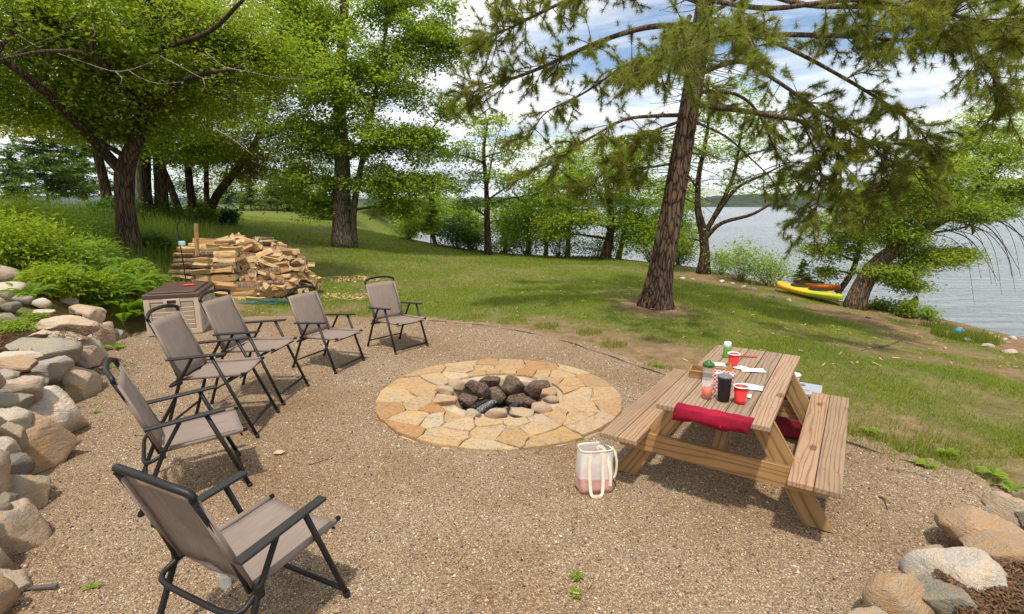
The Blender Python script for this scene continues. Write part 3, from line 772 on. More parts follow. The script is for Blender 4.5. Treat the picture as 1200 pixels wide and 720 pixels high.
# ------------------------------------------------------------------ folding chairs
M_FRAME = plain("black_powder_coat", (.012, .0115, .011), .48, .1, 20, spec=.35)
M_ARM = plain("black_plastic", (.022, .021, .021), .55, .15, 30, .15, 200)
def sling():
    m = NT("taupe_mesh_fabric"); co = m.coords()
    w1 = m.n("TexWave", wave_type='BANDS', bands_direction='X'); m.t.links.new(co, w1.inputs[0]); w1.inputs['Scale'].default_value = 60
    w2 = m.noise(m.coords((60, 2, 2)), 4, 3); n = m.noise(co, 5, 4)
    f = m.math('ADD', m.math('MULTIPLY', w1.outputs['Fac'], .25), m.math('MULTIPLY', w2, .75))
    c = m.ramp(f, [(.2, (.18, .135, .110)), (.55, (.25, .195, .163)), (.85, (.32, .255, .22))])
    c = m.mix(m.ramp(n, [(.4, 0.), (.7, .35)]), c, m.mix(1., c, (.82, .80, .80), 'MULTIPLY'))
    return m.finish(c, .8, m.bump(f, .25, .002), spec=.2)
M_SLING = sling()
def make_chair(label, e=0.0, yF=.31, yR=-.359, upper_bar=False):
    t = thing("folding_chair", label, "folding chair", group="folding chairs around the fire ring")
    hy, hz, sy, sz, ty, tz = -.197, .405 + e, .316, .432 + e, -.403, .967 + e
    hw, ha = .27, .285
    zr, zf = .585 + e, .622 + e
    # sling: one sheet for the back, one for the seat
    def sheet(a, b, w0, w1, sag, nm, n=10, k=9):
        a, b = np.array(a), np.array(b); V = []
        nor = np.array([0, -(b[2] - a[2]), b[1] - a[1]]); nor = nor / np.linalg.norm(nor)
        for i in range(n):
            s = i / (n - 1); c = a + (b - a) * s; w = w0 + (w1 - w0) * s
            for j in range(k):
                q = j / (k - 1) * 2 - 1
                V.append([q * w, *(c + nor * (-sag * (1 - q * q) * (.5 + .5 * sin(pi * s)) + .005 * sin(9 * q + 7 * s) * sin(5 * s + 2) + .004 * sin(23 * s + 4 * q) * (1 - q * q)))[1:]])
        V = np.array(V); V2 = V - np.array([0, *nor[1:]]) * .006
        i = np.arange(n * k).reshape(n, k); q4 = np.stack([i[:-1, :-1], i[:-1, 1:], i[1:, 1:], i[1:, :-1]], -1).reshape(-1, 4)
        m = n * k; rim = []
        for e0 in (i[0], i[-1, ::-1], i[::-1, 0], i[:, -1]): rim.append(np.stack([e0[1:], e0[:-1], e0[:-1] + m, e0[1:] + m], -1))
        mb_ = MB(); mb_.add(np.vstack([V, V2]), [q4, q4[:, ::-1] + m, np.concatenate(rim)])
        for q_ in (-1, 1): mb_.add(*tubes([(q_ * (w0 + .007), *a[1:]), (q_ * (w1 + .007), *(a + (b - a) * .98)[1:])], np.full(2, .0165), 10))
        return mb_.build(nm, M_SLING, t, smooth=True)
    bt = np.array([0, hy + (ty - hy) * .93, hz + (tz - hz) * .93])
    sheet((0, hy - .005, hz + .012), bt, .24, .238, .028, "backrest")
    sheet((0, hy + .01, hz + .008), (0, sy, sz), .24, .24, .030, "seat")
    # frames
    m = MB()
    for s in (-1, 1):
        m.add(*tubes(curve([(s * .247, hy - .01, hz - .01), (s * .247, (hy + ty) / 2, (hz + tz) / 2), (s * .25, ty, tz - .02)], 6), np.full(6, .0138), 8))
    m.add(*tubes(curve([(-.25, ty + .003, tz - .03), (-.247, ty, tz), (-.15, ty - .028, tz + .028), (0, ty - .035, tz + .036), (.15, ty - .028, tz + .028), (.247, ty, tz), (.25, ty + .003, tz - .03)], 21), np.full(21, .0165), 8))
    m.build("back_frame", M_FRAME, t, smooth=True)
    m = MB()
    for s in (-1, 1):
        m.add(*tubes([(s * .247, hy - .02, hz), (s * .247, sy + .02, sz + .003)], np.full(2, .0138), 8))
    m.add(*tubes([(-.25, sy - .02, sz - .034), (.25, sy - .02, sz - .034)], np.full(2, .007), 8))
    m.build("seat_frame", M_FRAME, t, smooth=True)
    ft = np.array([0, .085, zf - .02]); fl = .085 + (yF - .085)
    for s in (-1, 1):
        a = MB()
        V, F = box((0, 0, 0), (.054, .485, .020)); a.add(V, F)
        o = a.build("armrest", M_ARM, t, bevel=.008, seg=3); o.location = (s * ha, -.036, (zr + zf) / 2 + .012); o.rotation_euler = (math.atan2(zf - zr, .47), 0, 0)
        f = MB(); f.add(*tubes([(s * .283, .085, zf - .005), (s * .29, yF, .008)], np.full(2, .0152), 8)); f.add(*tubes([(s * .2905, yF - .005, .028), (s * .291, yF + .001, .0)], np.full(2, .0185), 8))
        f.build("front_leg", M_FRAME, t, smooth=True)
        r = MB(); hx = (s * .287, hy + .005, hz - .005)
        r.add(*tubes([(s * .283, -.075, zr + .012), hx], np.full(2, .0138), 8)); r.add(*tubes([hx, (s * .292, yR, .008)], np.full(2, .0152), 8))
        r.add(*box(hx, (.03, .035, .06))); r.add(*tubes([(s * .292, yR + .006, .028), (s * .292, yR - .001, 0)], np.full(2, .0185), 8))
        r.build("rear_leg", M_FRAME, t, smooth=False)
    m = MB()
    k = lambda z: yF + (.085 - yF) * z / (zf - .02)
    zb = .115 if upper_bar else .055
    m.add(*tubes([(-.29, k(zb), zb), (.29, k(zb), zb)], np.full(2, .0138), 8))
    m.build("front_stretcher", M_FRAME, t, smooth=True)
    if upper_bar:
        m = MB(); z2 = sz - .06; m.add(*tubes([(-.288, k(z2), z2), (.288, k(z2), z2)], np.full(2, .0138), 8)); m.build("footrest_bar", M_FRAME, t, smooth=True)
    m = MB(); zb = .10 + e * .4; yb = yR + (hy - yR) * zb / hz
    m.add(*tubes([(-.29, yb, zb), (.29, yb, zb)], np.full(2, .0110), 8)); m.build("rear_stretcher", M_FRAME, t, smooth=True)
    m = MB(); m.add(*tubes(curve([(-.27, hy + .01, hz - .015), (-.272, hy - .075, hz - .05), (-.20, hy - .105, hz - .06), (0, hy - .108, hz - .062), (.20, hy - .105, hz - .06), (.272, hy - .075, hz - .05), (.27, hy + .01, hz - .015)], 22), np.full(22, .0135), 8))
    m.build("hinge_bar", M_FRAME, t, smooth=True)
    return t
def copy_tree(o, label):
    c = o.copy(); COL.objects.link(c); c["label"] = label
    for ch in o.children:
        d = ch.copy(); COL.objects.link(d); d.parent = c
        for g in ch.children:
            e_ = g.copy(); COL.objects.link(e_); e_.parent = d
    return c
CH = [((-1.285, 2.291), -25.5, 0, "taupe folding chair closest to the camera, showing the back of its sling"),
      ((-2.379, 3.616), -55.4, 0, "taupe folding chair beside the boulder wall, second along the row from the camera"),
      ((-2.742, 4.625), -83.1, 1, "tall taupe folding chair overlapping the front of the storage box"),
      ((-2.786, 5.467), -93.3, 1, "tall taupe folding chair right of the storage box, in front of the green hose"),
      ((-2.390, 6.583), -110.7, 0, "taupe folding chair second from the far end of the row, next to the lawn edge"),
      ((-1.682, 7.463), -130.4, 0, "taupe folding chair at the far end of the row, alone by the grass")]
chairA = make_chair(CH[0][3]); chairB = make_chair(CH[2][3], .154, .408, -.375, True)
for i, ((x, y), a, b, lab) in enumerate(CH):
    o = (chairA if i == 0 else chairB if i == 2 else copy_tree(chairB if b else chairA, lab))
    o.location = (x, y, .006); o.rotation_euler = (0, 0, radians(a))
m = MB(); m.add(*lathe([(0, 0), (.028, 0), (.028, .07), (.022, .085), (.022, .10), (0, .10)], 16))
o = m.build("pipe_stub", plain("white_plastic", (.72, .70, .64), .4, .05), smooth=False); o.location = G(265, 688); tag(o, "small white plastic pipe stub standing in the gravel under the front chair", "pipe stub")

# ------------------------------------------------------------------ picnic table
M_TOP = wood_mat("weathered_tabletop", (0.137, 0.084, 0.054), (0.289, 0.192, 0.128), (0.383, 0.269, 0.184))
M_BENCH = wood_mat("weathered_bench", (0.137, 0.077, 0.045), (0.304, 0.192, 0.117), (0.399, 0.264, 0.171))
M_LEGW = wood_mat("treated_pine", (.15, .075, .028), (.32, .18, .070), (.42, .26, .12), .6)
tbl = thing("picnic_table", "wooden picnic table with attached benches standing on the gravel", "picnic table", (1.7795, 3.9087, .004), -.58684)
def board(name, mat, size, loc, rot=(0, 0, 0), bev=.006):
    m = MB(); m.add(*box((0, 0, 0), size)); o = m.build(name, mat, tbl, bevel=bev); o.location = loc; o.rotation_euler = rot; return o
M_BOLT = plain("galvanised_steel", (.38, .37, .35), .45, .2, 30, metallic=.8)
for i in range(5): board("tabletop_board", M_TOP, (.1375, 1.83 + random.uniform(-.006, .006), .038), ((i - 2) * .1425, 0, .721))
for s in (-1, 1):
    for k in (0, 1): board("bench_board", M_BENCH, (.1385, 1.83 + random.uniform(-.006, .006), .038), (s * (.757 - .0700 - k * .1435), 0, .411))
def leg_plank(p0, p1, w, th, name):
    """board between two points, its own Y along the grain, ends cut level"""
    p0, p1 = np.array(p0, float), np.array(p1, float); d = p1 - p0; L = np.linalg.norm(d); mid = (p0 + p1) / 2
    slope = d[0] / d[2]; hx = w / 2 * math.sqrt(1 + slope * slope)
    V = []
    for z, x in ((p0[2], p0[0]), (p1[2], p1[0])):
        for yy in (-th / 2, th / 2):
            for sx in (-hx, hx): V.append([x + sx - mid[0], yy, z - mid[2]])
    V = np.array(V); ang = math.atan2(d[0], d[2]); ca, sa = cos(ang), sin(ang)
    # express in a frame whose Y runs up the board
    W = np.stack([V[:, 0] * ca - V[:, 2] * sa, V[:, 0] * sa + V[:, 2] * ca, -V[:, 1]], -1)
    F = [[0, 1, 3, 2], [4, 6, 7, 5], [0, 4, 5, 1], [2, 3, 7, 6], [0, 2, 6, 4], [1, 5, 7, 3]]
    m = MB(); m.add(W, [F]); o = m.build(name, M_LEGW, tbl, bevel=.004); o.location = mid
    from mathutils import Matrix
    o.rotation_euler = Matrix(((ca, sa, 0), (0, 0, -1), (-sa, ca, 0))).to_euler()
    return o
for y in (-.60, .60):
    sg = 1 if y > 0 else -1
    for s in (-1, 1):
        lg = leg_plank((s * .66, y, 0), (s * .235, y, .70), .145, .04, "leg")
        for bx, by in ((.03, 0.0), (-.03, -.07)):
            bm_ = MB(); bm_.add(*tubes([(bx, by, -.028), (bx, by, .028)], np.full(2, .010), 8)); bm_.build("bolt", M_BOLT, lg)
    m = MB(); V = np.array([[-.69, -.02, .245], [.69, -.02, .245], [.745, -.02, .391], [-.745, -.02, .391], [-.69, .02, .245], [.69, .02, .245], [.745, .02, .391], [-.745, .02, .391]])
    W = np.stack([-V[:, 2] + .33, V[:, 0], V[:, 1]], -1)
    m.add(W, [[[0, 1, 2, 3], [7, 6, 5, 4], [4, 5, 1, 0], [5, 6, 2, 1], [6, 7, 3, 2], [7, 4, 0, 3]]])
    o = m.build("cross_beam", M_LEGW, tbl, bevel=.004); o.location = (0, y + sg * .042, .33)
    from mathutils import Matrix
    o.rotation_euler = Matrix(((0, 1, 0), (0, 0, 1), (-1, 0, 0))).to_euler()
    board("tabletop_cleat", M_LEGW, (.09, .66, .038), (0, y - sg * .042, .681), (0, 0, pi / 2), .004)
board("tabletop_cleat", M_LEGW, (.09, .66, .038), (0, 0, .681), (0, 0, pi / 2), .004)
for s in (-1, 1):
    o = plank((0, s * .56, .335), (0, s * .10, .665), .088, .038, (1, 0, 0)); m = MB(); mid = o[0].mean(0); ang = math.atan2(-(s * .46), 0)
    d = np.array([0, -s * .46, .33]); d /= np.linalg.norm(d); up = np.cross([1, 0, 0], d)
    W = o[0] - mid; W = np.stack([W[:, 0], W @ d, W @ up], -1); m.add(W, [BOXF]); q = m.build("brace", M_LEGW, tbl, bevel=.004); q.location = mid
    q.rotation_euler = Matrix(((1, d[0], up[0]), (0, d[1], up[1]), (0, d[2], up[2]))).to_euler()
sc_ = MB()
for yy in (-.56, 0, .56):
    for i in range(5):
        for q in (-.035, .035): sc_.add(*lathe([(.0055, .0), (.0055, .0012), (0, .0014)], 8, ((i - 2) * .1425 + q, yy + random.uniform(-.008, .008), .7402)))
for yy in (-.64, .64):
    for s in (-1, 1):
        for k in (0, 1):
            for q in (-.035, .035): sc_.add(*lathe([(.0055, .0), (.0055, .0012), (0, .0014)], 8, (s * (.687 - k * .1435) + q, yy, .4302)))
tag(sc_.build("screw_heads", M_BOLT, tbl), kind="stuff")
TT = .7445
def on_table(u, v): return G(u, v, TT)
# ------------------------------------------------------------------ things on and around the table
M_CUP = plain("red_plastic_cup", (.62, .018, .020), .35, .05, 10, spec=.5)
M_WHITE = plain("white_plastic_lid", (.78, .78, .76), .4, .05, 10)
M_PAPER = plain("white_paper", (.80, .78, .74), .9, .05, 20)
M_REDCLOTH = plain("red_canvas_cloth", (.29, .010, .032), .85, .25, 6, .4, 90, spec=.15)
def glass_mat(name, col, rough=.05):
    m = NT(name); a = m.n("BsdfTransparent"); g = m.n("BsdfPrincipled"); m.set(g, 'Base Color', (*col, 1)); m.set(g, 'Roughness', rough); x = m.n("MixShader"); x.inputs[0].default_value = .10
    m.t.links.new(a.outputs[0], x.inputs[1]); m.t.links.new(g.outputs[0], x.inputs[2]); m.t.links.new(x.outputs[0], m.out.inputs[0]); return m.m
M_CLEAR = glass_mat("clear_plastic", (.95, .95, .93))
def cup(u, v, label, h=.125, rb=.031, rt=.047):
    t = thing("party_cup", label, "cup", on_table(u, v), group="red cups on the picnic table")
    pr = [(0, 0), (rb, 0)] + [(rb + (rt - rb) * z / h, z) for z in (h * .25, h * .26, h * .5, h * .51, h * .75, h * .76, h - .008)] + [(rt + .003, h - .006), (rt + .003, h), (rt - .002, h), (rb - .001, .004), (0, .004)]
    pr = [(r_ + (.0015 if i in (2, 4, 6) else 0), z) for i, (r_, z) in enumerate(pr)]
    MB().add(*lathe(pr, 28)).build("cup_body", M_CUP, t, smooth=True)
    MB().add(*lathe([(rt + .0035, h - .004), (rt + .0045, h + .001), (rt, h + .003), (rt - .004, h + .001), (rt - .004, h - .004)], 28)).build("cup_rim", M_WHITE, t, smooth=True)
    return t
cup(867, 473, "red plastic cup at the near end of the picnic table, right of the black tumbler")
cup(859, 430, "red plastic cup at the far end of the picnic table, by the green bottle", .115)
t = thing("tumbler", "tall black insulated tumbler with a grey lid on the picnic table", "tumbler", on_table(847.5, 470))
MB().add(*lathe([(0, 0), (.036, 0), (.038, .004), (.047, .165), (.046, .172), (0, .172)], 32)).build("tumbler_body", plain("black_steel", (.012, .012, .013), .3, .1), t, smooth=True)
MB().add(*lathe([(.046, .170), (.049, .172), (.049, .182), (.043, .187), (0, .186)], 32)).build("lid", plain("smoke_lid", (.16, .17, .18), .25, .1), t, smooth=True)
t = thing("drink_cup", "clear plastic cup half full of orange-red drink, left of the black tumbler", "cup", on_table(828, 467))
MB().add(*lathe([(0, 0), (.034, 0), (.040, .14), (.0385, .14), (.033, .004), (0, .004)], 28)).build("cup_body", M_CLEAR, t, smooth=True)
MB().add(*lathe([(0, .005), (.0325, .005), (.0362, .075), (0, .076)], 28)).build("drink", plain("orange_red_drink", (.55, .085, .03), .2, .1, spec=.5), t, smooth=True)
t = thing("snack_jar", "clear jar with a dark green screw lid, beside the wooden tray", "jar", on_table(829, 447))
MB().add(*lathe([(0, 0), (.038, 0), (.040, .01), (.040, .11), (.033, .125), (.031, .125), (.037, .108), (.037, .005), (0, .005)], 28)).build("jar_body", M_CLEAR, t, smooth=True)
MB().add(*lathe([(.036, .118), (.043, .12), (.044, .142), (.038, .148), (.030, .15), (.016, .151), (.015, .165), (0, .166)], 28)).build("lid", plain("green_lid", (.035, .13, .028), .4, .1), t, smooth=True)
t = thing("bottle", "small squeeze bottle with green label and white cap at the far end of the table", "bottle", on_table(851.5, 419))
MB().add(*lathe([(0, 0), (.030, 0), (.031, .01), (.031, .085), (.028, .1), (0, .1)], 24)).build("bottle_body", plain("green_label", (.10, .34, .06), .35, .15), t, smooth=True)
MB().add(*lathe([(.029, .098), (.031, .1), (.031, .135), (.026, .143), (0, .144)], 24)).build("cap", M_WHITE, t, smooth=True)
# wooden tray
t = thing("wooden_tray", "shallow open wooden tray lying across the picnic table boards", "tray", on_table(829, 441), -.42)
for nm, c, s in [("tray_base", (0, 0, .006), (.25, .17, .010)), ("tray_side", (0, -.085, .028), (.26, .012, .055)), ("tray_side", (0, .085, .028), (.26, .012, .055)), ("tray_end", (-.127, 0, .028), (.012, .158, .055)), ("tray_end", (.127, 0, .028), (.012, .158, .055))]:
    m = MB(); m.add(*box((0, 0, 0), (s[1], s[0], s[2]))); o = m.build(nm, M_LEGW, t, bevel=.002); o.location = c; o.rotation_euler = (0, 0, pi / 2)
# paper food carton with red and white stripes + folded kraft triangle standing in it
def stripes(name, a, b, sc):
    m = NT(name); ck = m.n("TexChecker"); m.t.links.new(m.coords(), ck.inputs[0]); ck.inputs['Scale'].default_value = sc
    ck.inputs[1].default_value = (*a, 1); ck.inputs[2].default_value = (*b, 1); return m.finish(ck.outputs[0], .8)
t = thing("snack_carton", "red and white checked paper carton behind the black tumbler", "carton", on_table(847, 457), -.5)
V = [[-.055, -.04, 0], [.055, -.04, 0], [.055, .04, 0], [-.055, .04, 0], [-.075, -.055, .13], [.075, -.055, .13], [.075, .055, .13], [-.075, .055, .13]]
MB().add(V, [[[0, 3, 2, 1], [0, 1, 5, 4], [1, 2, 6, 5], [2, 3, 7, 6], [3, 0, 4, 7]]]).build("carton_wall", stripes("checked_paper", (.55, .03, .04), (.75, .72, .70), 65), t)
MB().add(*box((0, 0, .10), (.125, .088, .03))).build("filling", M_PAPER, t)
m = MB(); m.add([[-.04, 0, 0], [.04, 0, 0], [0, .012, .10], [-.04, .05, 0], [.04, .05, 0], [0, .038, .10], [-.02, -.003, .018], [.02, -.003, .018], [0, .006, .07]], [[[0, 1, 7, 6], [1, 2, 8, 7], [2, 0, 6, 8], [4, 3, 5, 5][0:4], [1, 4, 5, 2], [3, 0, 2, 5]], [[6, 7, 8]]])
o = m.build("pizza_slice", plain("kraft_card", (.42, .20, .06), .8, .35, 30)); o.location = on_table(855, 443) + [0, 0, .02]; o.rotation_euler = (0, 0, -.3)
tag(o, "orange-brown triangular wedge standing upright between carton and far red cup", "snack")
def sheet(name, u, v, w, l, rz, mat, label, cat, grp=None, z=.002, n=7):
    X, Y = np.meshgrid(np.linspace(-.5, .5, n) * w, np.linspace(-.5, .5, n) * l)
    Z = .004 + fbm(X * 18 + u, Y * 18 + v, 3) * .012
    V = np.stack([X, Y, Z], -1).reshape(-1, 3); i = np.arange(n * n).reshape(n, n); q = np.stack([i[:-1, :-1], i[:-1, 1:], i[1:, 1:], i[1:, :-1]], -1).reshape(-1, 4)
    o = build(name, V, [q], mat, smooth=True); s_ = o.modifiers.new("thick", 'SOLIDIFY'); s_.thickness = .0015
    o.location = on_table(u, v); o.rotation_euler = (0, 0, rz); tag(o, label, cat, grp); return o
sheet("napkin", 882, 435, .18, .10, -.2, M_PAPER, "white paper napkin lying flat beside the far red cup", "napkin", "paper on the picnic table")
sheet("napkin", 868, 432, .10, .09, .4, M_PAPER, "small crumpled white napkin tucked against the far red cup", "napkin", "paper on the picnic table")
sheet("napkin", 841, 428, .12, .09, -.3, M_PAPER, "white paper sheet sticking out behind the wooden tray", "napkin", "paper on the picnic table")
sheet("napkin", 881, 455, .15, .12, -.5, stripes("dotted_paper", (.80, .78, .76), (.55, .42, .42), 60), "patterned white napkin right of the near red cup", "napkin", "paper on the picnic table")
sheet("plastic_knife", 872, 418.5, .20, .025, -.25, M_CUP, "red plastic knife on the table right of the green bottle", "cutlery")
sheet("napkin", 874, 465, .07, .08, -.5, M_PAPER, "scrap of white paper beside the base of the near red cup", "napkin", "paper on the picnic table")
# red cloth over the near edge
ca, sa = cos(-.58684), sin(-.58684)
def tl(x, y, z): return np.array([1.7795 + x * ca - y * sa, 3.9087 + x * sa + y * ca, z])
prof = [(.075, .006), (.06, .009), (.02, .008), (-.004, .006), (-.010, -.004), (-.012, -.045), (-.015, -.082), (-.010, -.082), (-.006, -.04), (-.003, -.004), (.03, .002), (.075, .002)]
nx = 15; V = []
for i in range(nx):
    x = -.225 + .47 * i / (nx - 1)
    for j, (a, b) in enumerate(prof): V.append([x + .008 * sin(j * .7), -.915 + a + .004 * sin(x * 40 + j), .748 + b * (1 + .10 * sin(x * 23)) + .003 * sin(x * 55 + j)])
i = np.arange(nx * len(prof)).reshape(nx, -1); q = np.stack([i[:-1, :-1], i[1:, :-1], i[1:, 1:], i[:-1, 1:]], -1).reshape(-1, 4)
o = build("red_cloth", V, [q, i[:1, ::-1], i[-1:]], M_REDCLOTH, smooth=True); o.location = (1.7795, 3.9087, 0); o.rotation_euler = (0, 0, -.58684)
tag(o, "folded dark red cloth hanging over the near end of the picnic table", "cloth")

# cooler, container and red bag beyond the table
M_REDBOX = plain("red_cooler_shell", (.33, .012, .025), .45, .1, 8)
M_LID = plain("grey_white_lid", (.36, .39, .42), .45, .06, 8)
cc_ = G(934, 502)
t = thing("cooler", "dark red cooler with a pale grey lid on the ground beyond the table", "cooler", (cc_[0] - .02, cc_[1] + .12, .008), -.58)
m = MB(); V, F = box((0, 0, .165), (.46, .30, .33)); V = np.array(V); V[:4, :2] *= .9; m.add(V, F); m.build("cooler_body", M_REDBOX, t, bevel=.02, seg=3)
m = MB(); m.add(*box((0, 0, .352), (.485, .325, .045))); m.build("lid", M_LID, t, bevel=.014, seg=3)
m = MB(); m.add(*box((0, 0, .380), (.30, .19, .018))); m.build("lid_panel", M_LID, t, bevel=.006)
m = MB(); m.add(*tubes(curve([(-.10, 0, .385), (-.09, 0, .402), (.09, 0, .402), (.10, 0, .385)], 10), np.full(10, .010), 8)); m.build("handle", plain("grey_handle", (.25, .26, .28), .5, .1), t, smooth=True)
q = tl(.66, .93, 0); q = G(937, 444, .47); q = np.array([cc_[0] + .02, cc_[1] + .20, .392])
t = thing("food_container", "small clear food tub with a milky lid standing on the cooler", "container", q, -.4)
m = MB(); m.add(*lathe([(0, 0), (.055, 0), (.066, .07), (0, .071)], 24)); m.build("tub", plain("milky_tub", (.50, .46, .42), .35, .2, 20), t, smooth=True)
m = MB(); m.add(*lathe([(.067, .068), (.071, .072), (.071, .080), (.06, .085), (0, .083)], 24)); m.build("lid", plain("milky_lid", (.72, .74, .76), .3, .05), t, smooth=True)
cb = G(916, 505)
m = MB(); V, F = box((0, 0, .10), (.42, .24, .20)); V = np.array(V); V[4:, :2] *= .88; m.add(V, F); o = m.build("picnic_bag", plain("maroon_fabric", (.22, .010, .022), .7, .2, 8, .3, 80), bevel=.03, seg=3); o.location = (cb[0] - .02, cb[1] - .06, .008); o.rotation_euler = (0, 0, -.55)
tag(o, "maroon soft picnic bag on the gravel between table and right-hand bench", "bag")

# tote bag
bp = G(698, 579)
t = thing("tote_bag", "see-through white tote bag with pink base and cream straps near the bench", "tote bag", (bp[0], bp[1] + .07, .006), .15)
def bag_ring(w, d, z, n=32, wob=0., ph=0.):
    a = np.arange(n) * 2 * pi / n; e = 4.0
    x = np.sign(np.cos(a)) * np.abs(np.cos(a)) ** (2 / e) * w; y = np.sign(np.sin(a)) * np.abs(np.sin(a)) ** (2 / e) * d
    k = 1 + wob * np.sin(a * 5 + ph) + wob * .6 * np.sin(a * 11 + ph * 2)
    return np.stack([x * k, y * k, np.full(n, z) + wob * .12 * np.sin(a * 3 + ph)], -1)
def loft(rings):
    V = np.concatenate(rings); n = len(rings[0]); k = len(rings); i = np.arange(n * k).reshape(k, n); nx_ = np.roll(i, -1, 1)
    return V, [np.stack([i[:-1], nx_[:-1], nx_[1:], i[1:]], -1).reshape(-1, 4)]
M_PINK = plain("pink_canvas", (.60, .34, .29), .85, .12, 12, .5, 80, spec=.15)
V, F = loft([bag_ring(.10, .06, .004), bag_ring(.128, .078, .0), bag_ring(.136, .085, .03, wob=0.063), bag_ring(.130, .082, .075, wob=0.072, ph=1), bag_ring(.134, .083, .115, wob=0.036, ph=2)])
MB().add(V, F).build("bag_base", M_PINK, t, smooth=True)
m = NT("sheer_white_mesh"); tr = m.n("BsdfTransparent"); df = m.n("BsdfPrincipled"); m.set(df, 'Base Color', (.80, .76, .72, 1)); m.set(df, 'Roughness', .5)
mx = m.n("MixShader"); mx.inputs[0].default_value = .62; m.t.links.new(tr.outputs[0], mx.inputs[1]); m.t.links.new(df.outputs[0], mx.inputs[2]); m.t.links.new(mx.outputs[0], m.out.inputs[0])
V, F = loft([bag_ring(.134, .083, .112, wob=0.036, ph=2), bag_ring(.130, .078, .18, wob=0.036, ph=1), bag_ring(.128, .074, .25, wob=0.027), bag_ring(.124, .070, .325, wob=0.022, ph=3)])
MB().add(V, F).build("bag_side", m.m, t, smooth=True)
M_STRAP = plain("cream_webbing", (.74, .66, .50), .85, .08, 20, .3, 200)
V, F = loft([bag_ring(.125, .071, .318), bag_ring(.127, .073, .318), bag_ring(.127, .073, .333), bag_ring(.124, .070, .333), bag_ring(.1245, .070, .318)]); MB().add(V, F).build("bag_hem", M_STRAP, t, smooth=True)
def strap(pts, w, nrm_=(0, -1, 0)):
    c = curve(pts, 26); T = nrm(np.gradient(c, axis=0)); n_ = np.broadcast_to(np.array(nrm_, float), T.shape); S = nrm(np.cross(T, n_)); th = .0025
    V = np.stack([c - S * w / 2 + n_ * th, c + S * w / 2 + n_ * th, c + S * w / 2 - n_ * th, c - S * w / 2 - n_ * th], 1)
    i = np.arange(26 * 4).reshape(26, 4); x_ = np.roll(i, -1, 1)
    MB().add(V.reshape(-1, 3), [np.stack([i[:-1], x_[:-1], x_[1:], i[1:]], -1).reshape(-1, 4), i[:1, ::-1], i[-1:]]).build("strap", M_STRAP, t)
strap([(-.065, -.088, .30), (-.070, -.094, .20), (-.066, -.100, .10), (-.060, -.112, .03), (-.045, -.125, .008), (-.01, -.128, .004), (.02, -.122, .02), (.03, -.104, .10), (.028, -.094, .2), (.03, -.088, .30)], .022)
strap([(.0, -.03, .33), (.02, -.04, .35), (.05, -.05, .33), (.075, -.07, .26), (.09, -.09, .15), (.09, -.09, .06)], .022, (-.3, -1, 0))
strap([(.07, .06, .32), (.10, .02, .33), (.135, -.02, .30), (.15, -.045, .22), (.14, -.06, .14), (.115, -.085, .115)], .022, (.6, -.8, 0))
m = MB(); m.add(*box((.005, .0, .275), (.055, .03, .05), .5, .3, .4)); m.add(*box((-.02, -.02, .13), (.06, .04, .05), .2, .6)); m.add(*box((.02, .01, .20), (.10, .05, .14)), 1)
m.build("bag_contents", [plain("red_wrapper", (.42, .05, .03), .5, .3, 40), plain("pale_parcel", (.58, .52, .48), .8, .1)], t, bevel=.008)

# ------------------------------------------------------------------ storage box
bx = thing("storage_box", "beige resin storage box with a brown lid and louvred front", "storage box", (-5.80, 8.03, .012), radians(20))
M_BEIGE = plain("beige_resin", (.47, .38, .28), .6, .06, 4, .2, 120)
M_BROWN = plain("brown_resin", (.085, .048, .036), .5, .1, 5, .2, 120)
BW, BD, BH = .76, 1.28, .60
m = MB(); m.add(*box((BW / 2, BD / 2, BH / 2 + .02), (BW - .05, BD - .05, BH - .03))); m.build("body", M_BEIGE, bx, bevel=.01)
for x, y in ((.035, .035), (BW - .035, .035), (.035, BD - .035), (BW - .035, BD - .035)):
    m = MB(); m.add(*box((x, y, BH / 2), (.085, .085, BH))); m.build("corner_post", M_BEIGE, bx, bevel=.012)
for c, s in (((BW / 2, .022, .04), (BW - .15, .05, .08)), ((BW / 2, .022, BH - .03), (BW - .15, .05, .06)), ((BW - .022, BD / 2, .04), (.05, BD - .15, .08)), ((BW - .022, BD / 2, BH - .03), (.05, BD - .15, .06)), ((BW - .022, BD / 2, BH / 2), (.045, .07, BH - .14))):
    m = MB(); m.add(*box(c, s)); m.build("rail", M_BEIGE, bx, bevel=.006)
nz = 6
for k in range(nz):
    z = .10 + (k + .5) * (BH - .18) / nz
    wd = BW - .17; m = MB()
    if k == nz - 1:
        for sx in (-1, 1): 
            m = MB(); m.add(*box((BW / 2 + sx * .205, .020, z), (.17, .02, (BH - .18) / nz * .92), rx=.22)); m.build("louvre", M_BEIGE, bx, bevel=.004)
    else:
        m.add(*box((BW / 2, .020, z), (wd, .02, (BH - .18) / nz * .92), rx=.22)); m.build("louvre", M_BEIGE, bx, bevel=.004)
    for q in (-1, 1):
        m = MB(); m.add(*box((BW - .020, BD / 2 + q * .29, z), (.02, .46, (BH - .18) / nz * .92), ry=.22)); m.build("louvre", M_BEIGE, bx, bevel=.004)
m = MB(); m.add(*box((BW / 2, .012, BH - .075), (.23, .055, .13))); hp = m.build("handle_plate", M_BEIGE, bx, bevel=.01)
m = MB(); m.add(*box((BW / 2, -.012, BH - .058), (.13, .02, .05))); m.build("handle_recess", plain("dark_recess", (.02, .016, .014), .8, .1), hp, bevel=.008)
m = MB(); V, F = box((BW / 2, BD / 2, BH + .035), (BW + .03, BD + .03, .07)); m.add(V, F); V, F = box((BW / 2, BD / 2, BH + .082), (BW - .10, BD - .10, .035)); V[4:] = V[4:] * [.96, .97, 1] + [BW / 2 * .04, BD / 2 * .03, 0]; m.add(V, F)
